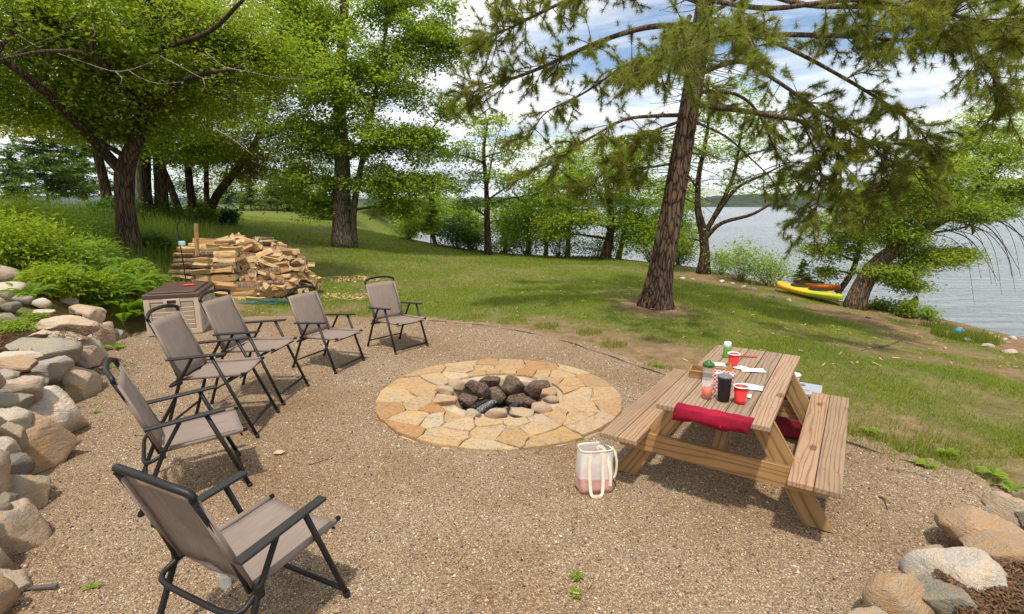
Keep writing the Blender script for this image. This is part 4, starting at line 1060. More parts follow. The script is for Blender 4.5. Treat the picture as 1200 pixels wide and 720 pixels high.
m = MB(); V, F = box((BW / 2, BD / 2, BH + .035), (BW + .03, BD + .03, .07)); m.add(V, F); m.build("lid", M_BROWN, bx, bevel=.014, seg=3)
m = MB(); V, F = box((BW / 2, BD / 2, BH + .082), (BW - .12, BD - .12, .028)); m.add(V, F); m.build("lid_panel", M_BROWN, bx, bevel=.012, seg=3)
la = MB(); la.add(*tubes([(-.20, -.03, .008), (-.02, 0, .010)], np.array([.004, .006]), 8)); t = thing("lighter", "long lighter with a red handle lying on the storage box lid", "lighter", (-5.62, 8.80, .012 + BH + .099), .25)
la.build("barrel", plain("steel_barrel", (.12, .11, .11), .4, .1, metallic=.6), t)
la = MB(); la.add(*tubes(curve([(-.03, 0, .012), (.05, .005, .016), (.12, .02, .014), (.17, .02, .012)], 8), np.array([.010, .016, .017, .015, .016, .018, .016, .008]), 8)); la.build("handle", M_CUP, t, smooth=True)

# ------------------------------------------------------------------ firewood
M_LOGIN = wood_mat("split_wood", (.28, .155, .068), (.50, .315, .145), (.62, .44, .25), .8)
M_LOGIN2 = wood_mat("orange_split_wood", (.20, .10, .04), (.38, .21, .09), (.50, .32, .16), .8)
M_LBARK = bark_mat("log_bark", (.13, .085, .055), (.28, .19, .125), 22, .6)
M_END = plain("log_end_grain", (.60, .42, .25), .9, .35, 20, .5, 60)
def log_mesh(seed, kind):
    r = random.Random(seed); L = r.uniform(.40, .50); R = r.uniform(.075, .115)
    if kind == 'round': ang = [2 * pi * i / 9 for i in range(9)]; pts = [(R * .8 * cos(a) * r.uniform(.92, 1.05), R * .8 * sin(a) * r.uniform(.92, 1.05)) for a in ang]; bark = range(9)
    else:
        sp = r.uniform(1.0, 1.9); na = 5; arc = [(R * 1.35 * cos(-sp / 2 + sp * i / na), R * 1.35 * sin(-sp / 2 + sp * i / na)) for i in range(na + 1)]
        pts = [(r.uniform(-.01, .015), r.uniform(-.012, .012))] + arc; cx = R * .75; pts = [(x - cx, y) for x, y in pts]; bark = range(1, na + 1)
    n = len(pts); V = []
    for i, y in enumerate((-.5, -.15, .2, .5)):
        for x, z in pts:
            V.append((x * (1 + r.uniform(-.06, .06)) + (.012 * sin(y * 5 + seed) if kind != 'round' else 0), y * L + (r.uniform(-.012, .012) if abs(y) == .5 else 0), z * (1 + r.uniform(-.06, .06))))
    inner, bk = [], []
    for k in range(3):
        for i in range(n):
            f = [k * n + i, k * n + (i + 1) % n, (k + 1) * n + (i + 1) % n, (k + 1) * n + i]
            (bk if i in bark and (kind == 'round' or (seed % 2 and i > 2)) else inner).append(f)
    mats = [M_LOGIN if seed % 3 else M_LOGIN2, M_LBARK, M_END]
    F = [np.array(inner or np.zeros((0, 4), int)), np.array(bk or np.zeros((0, 4), int)), np.array([list(range(n))[::-1][::-1], list(range(3 * n, 4 * n))[::-1]])]
    M_ = [0, 1, 2]
    M_ = [q for q, f_ in zip(M_, F) if len(f_)]; F = [f_ for f_ in F if len(f_)]
    return build("log", np.array(V), F, mats, None, False, M_, link=False)
LOGS = [(log_mesh(i, 'split'), 'split') for i in range(11)] + [(log_mesh(40 + i, 'round'), 'round') for i in range(3)]
from mathutils import Quaternion
LG = "logs in the firewood pile"
lrng = random.Random(5); nlog = 0
def put_log(p, heading, pitch, where, round_p=.12, s=1.0):
    global nlog
    me, kd = lrng.choice(LOGS[:11]) if lrng.random() > round_p else lrng.choice(LOGS[11:])
    o = obj("log", me, None, p)
    o.rotation_mode = 'QUATERNION'
    o.rotation_quaternion = Quaternion((0, 0, 1), heading - pi / 2) @ Quaternion((1, 0, 0), pitch) @ Quaternion((0, 1, 0), lrng.uniform(0, 6.28))
    o.scale = (s, s, s)
    look = "bark-covered round log" if kd == 'round' else "orange-brown split log" if me.materials[0] == M_LOGIN2 else "pale split log"
    look += (" with its cut end facing the camera" if abs(sin(heading)) > .72 else " lying sideways") if where in ('heap', 'top') else ""
    side = "left" if p[0] < -7.1 else "middle" if p[0] < -5.9 else "right"; lev = "foot" if p[2] < .38 else "lower half" if p[2] < .75 else "upper half" if p[2] < 1.15 else "crest"
    if where == 'stack': lab = "%s in the straight stack behind the storage box, %s end, %s" % (look, "left" if p[0] < -7.0 else "right", lev)
    elif where == 'low': lab = "%s in the low row above the green hose, %s, %s" % (look, "lowest course" if p[2] < .14 else "middle course" if p[2] < .27 else "top course", "left end" if p[0] < -6.0 else "right end")
    else: lab = "%s, firewood heap %s side, %s" % (look, side, lev)
    tag(o, lab, "log", LG); nlog += 1
s0 = P(194, 345, 11.3); s1 = P(268, 345, 11.5)
for r_ in range(9):                                             # straight stack, long sides to the camera
    z = .10 + r_ * .125; ins = .10 * max(0, r_ - 5) ** 1.2
    a = s0[0] + ins + lrng.uniform(0, .12); zz = land1(a, 11.6)
    while a < s1[0] - ins * .3:
        put_log((a + .23, 11.45 + .05 * r_ + lrng.uniform(-.05, .05), zz + z + lrng.uniform(-.02, .02)), lrng.uniform(-.12, .12), lrng.uniform(-.06, .06), 'stack'); a += .47
for r_ in range(3):                                             # low row in front
    a = P(240, 345, 11)[0] + .1 * r_
    while a < P(302 - 8 * r_, 345, 11)[0]:
        put_log((a + .22, 10.95 + .10 * r_, .08 + r_ * .13 + lrng.uniform(-.02, .02)), lrng.uniform(-.25, .25), lrng.uniform(-.08, .08), 'low'); a += .45
hc = np.array([-6.55, 13.0]); HA, HB, HH = 1.40, 1.20, 1.34
lay = 0; z = .08
while z < HH:
    f = (1 - (z / HH) ** 1.6) ** .62; a_, b_ = HA * f + .12, HB * f + .1
    per = pi * (a_ + b_) * .62; n = max(2, int(per / .235))
    for i in range(n):
        th = pi * (1.02 + 1.02 * (i + lrng.uniform(.1, .9)) / n) - .03
        x, y = hc[0] + a_ * cos(th) + lrng.uniform(-.05, .05), hc[1] + b_ * sin(th) + lrng.uniform(-.05, .05)
        tang = math.atan2(b_ * cos(th), -a_ * sin(th))
        left = cos(th) < -.25
        hd = lrng.gauss(0, .3) if left and lrng.random() < .75 else lrng.choice([th + lrng.gauss(0, .4), tang + lrng.gauss(0, .35), lrng.gauss(0, .5)])
        if nlog < 298: put_log((x, y, max(0, land1(x, y)) * .6 + z + lrng.uniform(-.03, .03)), hd, lrng.gauss(0, .22), 'top' if z > HH - .28 else 'heap', .10, lrng.uniform(.9, 1.12))
    z += .118; lay += 1
V, F = lathe([(1.0, 0), (.93, .35), (.80, .62), (.6, .82), (.3, .95), (0, .98)], 24); V = V * [HA * .86, HB * .86, HH * .86] + [hc[0], hc[1], 0]
V = V + (rng.random(V.shape) - .5) * .12
m = MB(); m.add(V, F); m.add(*box((-6.9, 12.1, .5), (1.1, .8, 1.0)))
tag(m.build("log_pile_core", M_LBARK), kind="stuff")
chips("wood_chips", 420, G(412, 324, .05)[0], G(412, 324, .05)[1], .85, .35, 0, [(.35, .2, .1), (.55, .38, .2), (.62, .46, .28)], .05, land)
chips("wood_chips", 300, -4.6, 12.3, 1.5, .7, 0, [(.35, .2, .1), (.55, .38, .2), (.62, .46, .28)], .05, land)
o = MB().add(*tubes([P(231, 300, 11.2), P(230, 262, 11.3)], np.array([.045, .04]), 7)).build("stake", M_LEGW); tag(o, "pale wooden stake standing upright at the firewood stack's corner", "stake")
hb = P(219, 335, 10.7)
t = thing("garden_hook", "black metal garden hook pole with a small blue tag, behind the storage box", "garden hook", (hb[0], hb[1], land1(hb[0], hb[1])))
hz = P(213, 262, 10.7)[2] - land1(hb[0], hb[1])
MB().add(*tubes(curve([(0, 0, 0), (-.02, 0, hz * .5), (-.05, 0, hz * .9), (-.03, 0, hz), (.05, 0, hz + .06), (.12, 0, hz), (.10, 0, hz - .06)], 26), np.full(26, .011), 7)).build("pole", M_FRAME, t, smooth=True)
MB().add(*box((.02, -.02, hz * .72), (.12, .05, .09), .3)).build("blue_tag", plain("pale_blue_plastic", (.36, .52, .60), .4, .15), t, bevel=.012)
# garden hose
pts = []
hr = random.Random(3); hcn = G(297, 358)
for k in range(130):
    a = k * .42; r_ = .20 + .10 * sin(k * .23) + hr.uniform(-.03, .03)
    pts.append((hcn[0] + r_ * 1.9 * cos(a) + .15 * sin(k * .07), hcn[1] + r_ * 1.25 * sin(a), .03 + .03 * (k % 15) / 15 + .05 * abs(sin(k * .11))))
pts += [(hcn[0] + .5, hcn[1] + .1, .03), (hcn[0] + .75, hcn[1] + .25, .03), (hcn[0] + .35, hcn[1] + .32, .03)]
o = MB().add(*tubes(curve(pts, 420), np.full(420, .014), 6)).build("garden_hose", plain("green_hose", (.018, .085, .075), .45, .25, 6), smooth=True); tag(o, "tangled dark green garden hose on the grass in front of the firewood", "garden hose")
# edging strip along the lawn
ed = [G(u, v, .01) for u, v in [(500, 375.5), (545, 379), (587, 384), (645, 395.5), (687, 407.5), (733, 423.5), (770, 436), (825, 453), (905, 486), (994, 518), (1060, 539), (1100, 553)]]
c = curve(ed, 90); V = []
for i, p in enumerate(c):
    tn = nrm(c[min(i + 1, 89)] - c[max(i - 1, 0)]); s_ = np.array([-tn[1], tn[0], 0]) * .0055
    for q in (-s_, s_): V += [p + q - [0, 0, .05], p + q + [0, 0, -.001 + .009 * sin(i * .7)]]
i = np.arange(90 * 4).reshape(90, 4)[:, [0, 1, 3, 2]]; x_ = np.roll(i, -1, 1)
o = build("lawn_edging", np.array(V), [np.stack([i[:-1], x_[:-1], x_[1:], i[1:]], -1).reshape(-1, 4)], plain("black_edging", (.085, .068, .05), .9, .4)); tag(o, "thin black edging strip between the gravel and the lawn", "edging")

# ------------------------------------------------------------------ kayaks
def kayak(name, label, p0, p1, width, cols, lift, cockpits):
    p0, p1 = np.array(p0), np.array(p1); L = np.linalg.norm(p1[:2] - p0[:2]); t = thing(name, label, "kayak", (*((p0 + p1) / 2)[:2], 0), math.atan2(*(p1 - p0)[1::-1]), "kayaks on the bank")
    rings = []; n = 24; zs = np.linspace(-1, 1, 21)
    z0 = lambda s: land1(*(p0[:2] + (p1[:2] - p0[:2]) * (s + 1) / 2)) + lift
    for s in zs:
        k = max(0.02, (1 - abs(s) ** 2.6)) ** .62; a = np.arange(n) * 2 * pi / n; e = .75
        w = width / 2 * k; h = .145 * (.55 + .45 * k); rocker = .06 * abs(s) ** 2.5
        y = np.sign(np.cos(a)) * np.abs(np.cos(a)) ** e * w; z = np.sin(a); z = np.where(z > 0, z * h * .5, z * h) + .20 + rocker
        rings.append(np.stack([np.full(n, s * L / 2), y, z + z0(s)], -1))
    V, F = loft(rings)
    m = NT(name + "_plastic"); co = m.coords(); sx = m.n("SeparateXYZ"); m.t.links.new(co, sx.inputs[0]); nn = m.noise(co, 3, 3)
    g = m.ramp(m.math('ADD', m.math('DIVIDE', sx.outputs[0], L), m.math('ADD', .36, m.math('MULTIPLY', nn, .28))), [(.30, cols[0]), (.52, cols[1]), (.78, cols[2])])
    MB().add(V, F + [np.arange(n)[None, ::-1], np.arange(20 * n, 21 * n)[None]]).build("hull", m.finish(g, .35), t, smooth=True)
    for s in cockpits:
        c = [(s * L / 2 + .30 * cos(a), width * .27 * sin(a), z0(s) + .292) for a in np.linspace(0, 2 * pi, 25)]
        MB().add(*tubes(c, np.full(25, .016), 6)).build("cockpit_rim", M_ARM, t, smooth=True)
        c = np.array(c[:-1]); m_ = MB(); m_.add(np.vstack([c - [0, 0, .002], [[s * L / 2, 0, z0(s) + .279]]]), [[[i, (i + 1) % 24, 24] for i in range(24)]]); m_.build("seat", M_ARM, t)
    m_ = MB(); m_.add(*tubes(curve([(L * .42, 0, z0(.84) + .30), (L * .45, 0, z0(.9) + .36), (L * .48, 0, z0(.96) + .33)], 8), np.full(8, .012), 6)); m_.build("carry_handle", M_ARM, t, smooth=True)
ka, kb = G(911, 338, -.42), G(986, 357, -.42)
kayak("kayak", "yellow-green kayak lying on the bank left of the leaning tree's foot", ka, kb, .62, [(.80, .42, .01), (.72, .52, .015), (.45, .50, .025)], .0, (-.25, .32))
kc, kd = G(930, 337, -.45) + [.25, .45, 0], G(980, 350, -.45) + [.30, .40, 0]
kayak("kayak", "orange kayak lying behind the yellow-green one at the water's edge", kc, kd, .60, [(.80, .24, .015), (.80, .22, .012), (.75, .19, .012)], .14, (0.,))
# ------------------------------------------------------------------ trees
def leaf_quads(p, d, size, aspect=.58, up=1.0):
    """leaves at p pointing along d, blades turned mostly to the sky"""
    n = len(p)
    nor = nrm(rng.normal(size=(n, 3)) * .46 + [0, 0, up]); d = nrm(d - nor * (d * nor).sum(-1, keepdims=True))
    s = np.cross(nor, d); L = size * (.5 + .95 * rng.random((n, 1)) ** 1.3); w = L * aspect * .5
    V = np.stack([p, p + d * L * .5 + s * w + nor * L * .06, p + d * L, p + d * L * .5 - s * w + nor * L * .06], 1)
    return V, np.arange(n * 4).reshape(n, 4)
class Wood:
    def __init__(s): s.pts = []; s.r = []
    def add(s, c, r): s.pts.append(c); s.r.append(r)
def bezier(a, b, n=7, up=.12, wob=.05):
    a, b = np.array(a, float), np.array(b, float); L = np.linalg.norm(b - a); t = np.linspace(0, 1, n)[:, None]
    mid = (a + b) / 2 + [0, 0, up * L] + rng.normal(size=3) * wob * L
    return (1 - t) ** 2 * a + 2 * t * (1 - t) * mid + t * t * b
def foliage_tree(name, label, cat, trunk, limbs, blobs, leaf, bark, mats_leaf, group=None, twig_r=.012, per=90, spread=.42, aspect=.55, along=True, seed=1, flat=.42):
    """trunk: [(xyz, r)], limbs: [([xyz...], r0, r1)], blobs: [(centre, radii, clumps)]"""
    global rng
    rng = np.random.default_rng(seed)
    base = np.array(trunk[0][0]); t = thing(name, label, cat, base, 0, group)
    tp = curve([q[0] for q in trunk], 26); tr = np.interp(np.linspace(0, 1, 26), np.linspace(0, 1, len(trunk)), [q[1] for q in trunk])
    tr = tr * (1 + .40 * np.exp(-np.linspace(0, 26, 26) / 1.6)); tp[0, 2] -= .15
    V, F = tubes((tp - base)[None], tr[None], 20)
    a = np.arctan2(V[:, 1], V[:, 0]); V[:, :2] += (np.stack([np.cos(a), np.sin(a)], -1)) * ((fbm(a * 2.2 + 9, V[:, 2] * .7, seed) - .5) * tr.max() * .35)[:, None]
    MB().add(V, F).build("trunk", bark, t, smooth=True)
    W = [np.concatenate([tp[8:], ]), ]
    anchors = list(tp[10:])
    LB = []
    for pts, r0, r1 in limbs:
        c = curve(pts, 16); LB.append((c, np.linspace(r0, r1, 16))); anchors += list(c[4:])
    for c, rad, k in blobs:                                     # a limb into every leafy mass that has none close by
        A = np.array(anchors); dd = np.linalg.norm((A - c) / (np.array(rad) + .2), axis=1)
        if dd.min() > .55:
            T = tp[6:]; cost = np.linalg.norm(T - c, axis=1) + np.maximum(T[:, 2] - c[2] + .3, 0) * 2
            s_ = T[np.argmin(cost)]
            if len(anchors) > 20:
                cost2 = np.linalg.norm(A - c, axis=1) + np.maximum(A[:, 2] - c[2] + .1, 0) * 2
                if cost2.min() < cost.min() * .6: s_ = A[np.argmin(cost2)]
            cv = bezier(s_, c, 16, .10, .05); L = np.linalg.norm(c - s_); LB.append((cv, np.linspace(min(.09, .02 + .02 * L), .012, 16))); anchors += list(cv[4:])
    for c, r in LB:
        V, F = tubes((c - base)[None], r[None], 8); MB().add(V, F).build("limb", bark, t, smooth=True)
    A = np.array(anchors)
    C = []
    for c, rad, k in blobs:
        k = int(k * 1.2); d = nrm(rng.normal(size=(k, 3))); q = (.25 + .75 * rng.random((k, 1)) ** .55)
        C.append(np.array(c) + d * q * np.array(rad))
    C = np.concatenate(C); n = len(C); spread = spread * .86
    near = np.array([A[np.argmin(((A - c) ** 2).sum(1) + 1.5 * np.maximum(A[:, 2] - c[2], 0) ** 2)] for c in C])
    tt = np.linspace(0, 1, 6)[None, :, None]; mid = (near + C) / 2 + [0, 0, .10] * np.linalg.norm(C - near, axis=1, keepdims=True) + rng.normal(size=(n, 3)) * .08
    TW = (1 - tt) ** 2 * near[:, None] + 2 * tt * (1 - tt) * mid[:, None] + tt ** 2 * C[:, None]
    V, F = tubes(TW - base, np.broadcast_to(np.linspace(twig_r, .003, 6), (n, 6)), 4, caps=False)
    tag(MB().add(V, F).build("twigs", bark, t, smooth=True), kind="stuff")
    m = per; cp = np.repeat(C, m, 0); off = rng.normal(size=(n * m, 3)) * spread * [1, 1, flat] * np.repeat(.6 + .7 * rng.random((n, 1)), m, 0)
    p = cp + off
    if along:
        k = n * (m // 4); wi = rng.integers(0, n, k); ti = rng.random(k) * .6 + .35
        q = TW[wi, np.minimum((ti * 5).astype(int), 5)] + rng.normal(size=(k, 3)) * spread * .35; p = np.vstack([p, q]); off = np.vstack([off, rng.normal(size=(k, 3))])
    d = nrm(off * [1, 1, .4] + rng.normal(size=p.shape) * .35 + [0, 0, -.25])
    V, F = leaf_quads(p - base, d, leaf, aspect)
    tag(build("crown", V, [F], mats_leaf, t), kind="stuff")
    return t

BK_DARK = bark_mat("dark_bark", (.022, .014, .009), (.105, .070, .044), 16)
BK_GREY = bark_mat("grey_bark", (.055, .042, .030), (.21, .165, .12), 18)
BK_PALE = bark_mat("pale_bark", (.13, .11, .085), (.33, .28, .22), 20, .5)
BK_PINE = bark_mat("pine_bark", (.035, .021, .015), (.185, .118, .084), 14, 1.0, .24)
BK_PINEB = bark_mat("pine_limb_bark", (.05, .034, .023), (.19, .13, .085), 20, .7)
LF_MAPLE = leaf_mat("shade_tree_leaf", [(0.090, 0.140, 0.022), (0.158, 0.222, 0.033), (0.223, 0.278, 0.039), (0.343, 0.351, 0.055)], .35)
LF_OLIVE = leaf_mat("olive_leaf", [(0.135, 0.157, 0.027), (0.210, 0.231, 0.039), (0.296, 0.295, 0.055), (0.421, 0.348, 0.077)], .35)
LF_MID = leaf_mat("mid_green_leaf", [(0.111, 0.166, 0.026), (0.174, 0.254, 0.038), (0.247, 0.322, 0.049), (0.370, 0.402, 0.074)], .38)
LF_LIGHT = leaf_mat("light_green_leaf", [(0.119, 0.187, 0.028), (0.175, 0.261, 0.040), (0.238, 0.321, 0.054), (0.317, 0.374, 0.076)], .42)
LF_YELLOW = leaf_mat("yellow_green_leaf", [(.11, .18, .018), (.17, .25, .024), (.25, .31, .03), (.36, .36, .035)], .40)
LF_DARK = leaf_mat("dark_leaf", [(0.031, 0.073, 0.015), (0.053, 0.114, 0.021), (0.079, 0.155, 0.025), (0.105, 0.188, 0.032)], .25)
LF_CONI = leaf_mat("conifer_needle", [(0.056, 0.109, 0.030), (0.085, 0.147, 0.036), (0.126, 0.195, 0.047), (0.168, 0.219, 0.049)], .15)
LF_ASH = leaf_mat("pale_willow_leaf", [(0.135, 0.202, 0.033), (0.203, 0.273, 0.044), (0.270, 0.338, 0.066), (0.365, 0.403, 0.099)], .42)
LF_BRONZE = leaf_mat("pine_needle", [(0.080, 0.117, 0.026), (0.133, 0.179, 0.035), (0.200, 0.233, 0.048), (0.333, 0.246, 0.083)], .42)

def B(u, v, y, rad, k): return (P(u, v, y), rad, k)
h1 = land_hit(152, 296); y1 = h1[1]
t1 = foliage_tree("maple_tree", "broad tree with a dark forked trunk, foremost of the left cluster", "tree",
    [(h1, .22), (P(147, 250, y1), .205), (P(145, 215, y1), .20), (P(149, 188, y1), .18), (P(164, 150, y1), .14), (P(172, 90, y1), .11), (P(178, 0, y1), .08), (P(180, -150, y1), .04)],
    [([P(146, 205, y1), P(128, 185, y1 - .1), P(105, 160, y1 - .8), P(60, 115, y1 - 1.8), P(12, 76, y1 - 2.6), P(-40, 45, y1 - 3)], .14, .05), ([P(160, 165, y1), P(195, 108, y1 - .6), P(235, 88, y1 - 1.2), P(285, 80, y1 - 2)], .08, .03),
     ([P(175, 60, y1), P(240, 40, y1 - 2), P(285, 0, y1 - 3.5)], .06, .03), ([P(170, 120, y1), P(110, 70, y1 - 2), P(60, 60, y1 - 4), P(0, 70, y1 - 5)], .06, .015)],
    [B(50, 70, y1 - .6, (2.2, 1.8, 1.2), 66), B(30, 125, y1 - .2, (1.7, 1.6, .6), 40), B(150, 95, y1 - .2, (2.0, 1.8, 1.0), 60), B(190, 50, y1 + .2, (2.3, 2, 1.1), 56), B(110, 10, y1 - .3, (3.2, 2.3, 1.2), 66), B(235, 100, y1 + .4, (1.6, 1.4, .8), 42),
     B(150, 140, y1 + .3, (1.6, 1.5, .5), 32), B(110, 135, y1 - .4, (1.2, 1.2, .5), 22), B(30, 20, y1 - 2.0, (1.9, 1.5, .7), 34), B(200, 15, y1 + .6, (2.2, 1.4, .7), 36), B(180, -140, y1 + 1, (2.4, 2.0, 1.4), 10), B(300, 60, y1 + .6, (1.5, 1.2, .9), 36), B(-80, 60, y1 - .6, (2, 1.8, 1.6), 30)],
    .10, BK_DARK, LF_MAPLE, per=130, spread=.36, seed=11, group="trees of the left cluster")
for q_ in ([(-10, 76), (40, 52), (95, 33)], [(60, 60), (95, 72), (135, 84), (165, 78), (191, 65)], [(188, 66), (215, 80), (238, 92), (252, 90)], [(108, 28), (111, 40), (104, 46)], [(20, 40), (45, 55), (55, 50)], [(135, 84), (143, 92), (140, 100)], [(150, 82), (162, 90), (185, 98), (215, 96)], [(238, 92), (240, 102), (236, 108)], [(240, 60), (262, 78), (290, 84), (330, 92), (365, 93)], [(275, 30), (272, 12), (282, -10)], [(250, 150), (275, 165), (300, 185)]):
    c = curve([P(u, v, y1 - 2.6) for u, v in q_], 12) - h1
    V, F = tubes(c, np.linspace(.011, .004, 12), 6); MB().add(V, F).build("bare_twig", BK_PALE, t1, smooth=True)
def cl(name, label, base, pts, rads, blobs, leaf_m, bark, seed, limbs=(), per=95, leaf=.11):
    h = land_hit(*base); y = h[1]; tr_ = [(h, rads[0])] + [(P(u, v, y + dy), r) for (u, v, dy), r in zip(pts, rads[1:])]
    return foliage_tree(name, label, "tree", tr_, [([P(u, v, y + dy) for u, v, dy in lp], a, b) for lp, a, b in limbs], [B(u, v, y + dy, rad, k) for u, v, dy, rad, k in blobs], leaf, bark, leaf_m, seed=seed, per=per, group="trees of the left cluster", spread=.36)
cl("maple_tree", "slim dark trunk just left behind the forked front tree", (130, 258), [(124, 225, 0), (117, 192, 0), (108, 140, 0), (100, 60, 0), (95, -60, 0)], (.17, .15, .14, .12, .09, .05), [(60, 150, 0, (2.2, 1.6, .6), 40), (20, 100, 0, (2.4, 2, 1.3), 36), (110, 90, 0, (2.4, 2, 1.5), 40), (90, -30, 0, (3, 2.5, 1.8), 16)], LF_OLIVE, BK_DARK, 12)
cl("birch_tree", "thin pale-barked trunk in the middle of the left trunk cluster", (163, 262), [(162, 220, 0), (163, 185, 0), (166, 130, 0), (168, 20, 0)], (.11, .10, .095, .08, .04), [(170, 120, 0, (1.8, 1.5, 1.2), 34), (170, 20, 0, (2, 2, 1.2), 14)], LF_MAPLE, BK_PALE, 13)
cl("maple_tree", "dark trunk right beside the thin pale one in the left cluster", (175, 262), [(172, 220, 0), (171, 190, 0), (168, 120, 0), (165, 0, 0)], (.17, .16, .15, .11, .05), [(150, 160, .5, (1.6, 1.5, .6), 30), (190, 165, -.3, (1.6, 1.4, .7), 34), (150, 40, 0, (2.6, 2.2, 1.4), 24)], LF_MAPLE, BK_DARK, 14)
cl("maple_tree", "thickest straight dark trunk of the left cluster, behind the firewood stack", (190, 264), [(189, 225, 0), (187, 190, 0), (186, 110, 0), (190, -20, 0)], (.24, .22, .20, .15, .06), [(210, 170, -1, (1.9, 1.5, .7), 46), (240, 130, -1.5, (2.2, 1.8, 1.1), 56), (205, 60, 0, (3, 2.5, 1.6), 40), (270, 40, 0, (2.4, 2, 1.5), 40)], LF_MAPLE, BK_DARK, 15)
cl("maple_tree", "trunk leaning to the left in the left cluster", (214, 262), [(207, 240, 0), (198, 215, 0), (190, 195, 0), (175, 130, .5), (160, 30, 1)], (.16, .15, .14, .13, .10, .05), [(180, 120, 1, (1.8, 1.6, 1.2), 30), (230, 185, 0, (1.4, 1.2, .45), 26)], LF_OLIVE, BK_DARK, 16)
cl("maple_tree", "slim upright dark trunk left of the right-leaning one at the cluster's edge", (228, 262), [(225, 235, 0), (221, 205, 0), (219, 150, 0), (225, 20, 0)], (.16, .15, .14, .11, .05), [(260, 180, -.5, (1.8, 1.4, .6), 44), (290, 130, -.5, (1.9, 1.6, 1.2), 50), (250, 60, 0, (2.4, 2, 1.7), 44)], LF_OLIVE, BK_DARK, 17)
cl("maple_tree", "forked trunk leaning right at the right edge of the left cluster", (242, 262), [(247, 245, 0), (258, 224, 0), (275, 203, 0), (300, 165, 0), (320, 100, 0)], (.19, .18, .17, .15, .11, .06), [(310, 185, 0, (1.8, 1.5, .7), 46), (335, 150, 0, (1.7, 1.5, 1.0), 46), (330, 80, 0, (2.0, 2, 1.6), 50), (290, 205, .3, (1.6, 1.2, .35), 26), (350, 10, 0, (2, 2, 1.8), 40)], LF_OLIVE, BK_DARK, 18,
   limbs=[([(244, 250, 0), (242, 225, 0), (242, 190, 0), (244, 140, 0)], .13, .08)])
hb_ = land_hit(402, 289); yb = hb_[1]
foliage_tree("maple_tree", "tall leafy tree with twin grey trunks alone on the lawn left of centre", "tree",
    [(hb_, .38), (P(401, 245, yb), .33), (P(402, 200, yb), .30), (P(399, 140, yb), .25), (P(400, 60, yb), .18), (P(408, -60, yb), .12), (P(410, -200, yb), .05)],
    [([hb_ + [.42, .1, -.1], P(414, 250, yb), P(424, 190, yb), P(440, 110, yb), P(455, 20, yb)], .17, .05)],
    [B(395, 50, yb, (2.4, 2.4, 2.0), 84), B(345, 80, yb, (1.7, 2, 1.7), 60), B(340, 10, yb, (2, 2, 1.6), 54), B(465, 90, yb, (1.6, 1.8, 1.2), 54), B(505, 55, yb, (1.2, 1.2, .9), 34), B(480, 10, yb, (1.9, 1.8, 1.1), 50), B(430, 165, yb, (2.0, 2, 1.0), 60), B(365, 165, yb, (1.5, 1.8, .9), 44),
     B(490, 170, yb, (1.3, 1.3, .8), 36), B(450, 215, yb, (1.5, 1.6, .7), 44), B(365, 215, yb, (1.4, 1.6, .7), 40), B(500, 215, yb, (.9, 1, .5), 18), B(470, 245, yb + .5, (.9, 1, .45), 22), B(375, 245, yb + .5, (1.0, 1.2, .4), 24), B(420, -70, yb, (3.4, 3, 1.6), 26), B(400, -220, yb, (2.6, 2.6, 2), 9), B(535, 55, yb, (.5, .6, .3), 8), B(525, 130, yb, (.6, .6, .4), 10), B(405, 105, yb - 1.2, (1.6, 1.2, 1.0), 40)],
    .125, BK_GREY, LF_MID, per=130, spread=.36, seed=21)
hs = land_hit(572, 299); ys = hs[1]
foliage_tree("young_oak", "slender young tree with airy pale leaves on the lawn before the lake, centre", "tree",
    [(hs, .16), (P(571, 260, ys), .13), (P(570, 220, ys), .11), (P(567, 180, ys), .07), (P(572, 140, ys), .03)],
    [([P(571, 235, ys), P(590, 222, ys), P(612, 208, ys - .4), P(628, 200, ys)], .05, .015), ([P(571, 255, ys), P(552, 240, ys), P(530, 225, ys - .3)], .045, .015), ([P(570, 225, ys), P(577, 185, ys + .3), P(586, 150, ys + .5)], .06, .012), ([P(570, 240, ys), P(600, 232, ys - .5), P(630, 228, ys - .8)], .04, .012)],
    [B(572, 150, ys, (1.1, 1.1, .8), 26), B(550, 185, ys, (1.4, 1.2, .8), 30), B(605, 175, ys, (1.3, 1.2, .8), 28), B(530, 215, ys, (1.3, 1.2, .5), 26), B(620, 215, ys, (1.4, 1.2, .6), 30), B(585, 205, ys, (1.5, 1.3, .6), 26), B(548, 240, ys, (1.3, 1.2, .35), 20), B(600, 240, ys, (1.2, 1.1, .35), 18), B(520, 180, ys, (.6, .6, .5), 8)],
    .125, BK_DARK, LF_LIGHT, per=52, spread=.34, seed=22)
hm = land_hit(709, 304); ym = hm[1]
foliage_tree("alder_tree", "leafy tree with a short dark trunk on the lawn edge, left of the big pine", "tree",
    [(hm, .24), (P(714, 280, ym), .19), (P(716, 255, ym), .16), (P(710, 210, ym), .10), (P(704, 170, ym), .04)], [],
    [B(705, 185, ym, (1.8, 1.6, 1.2), 46), B(672, 220, ym, (1.6, 1.5, .9), 42), B(738, 225, ym, (1.7, 1.5, 1.0), 44), B(665, 255, ym, (1.4, 1.3, .5), 28), B(745, 262, ym, (1.5, 1.3, .5), 30), B(700, 255, ym - .6, (1.6, 1.2, .6), 34), B(745, 180, ym, (1.3, 1.2, .9), 26), B(650, 275, ym, (.8, .8, .3), 10)],
    .125, BK_DARK, LF_MID, per=74, spread=.36, seed=23)
hr_ = land_hit(824, 321); yr = hr_[1]
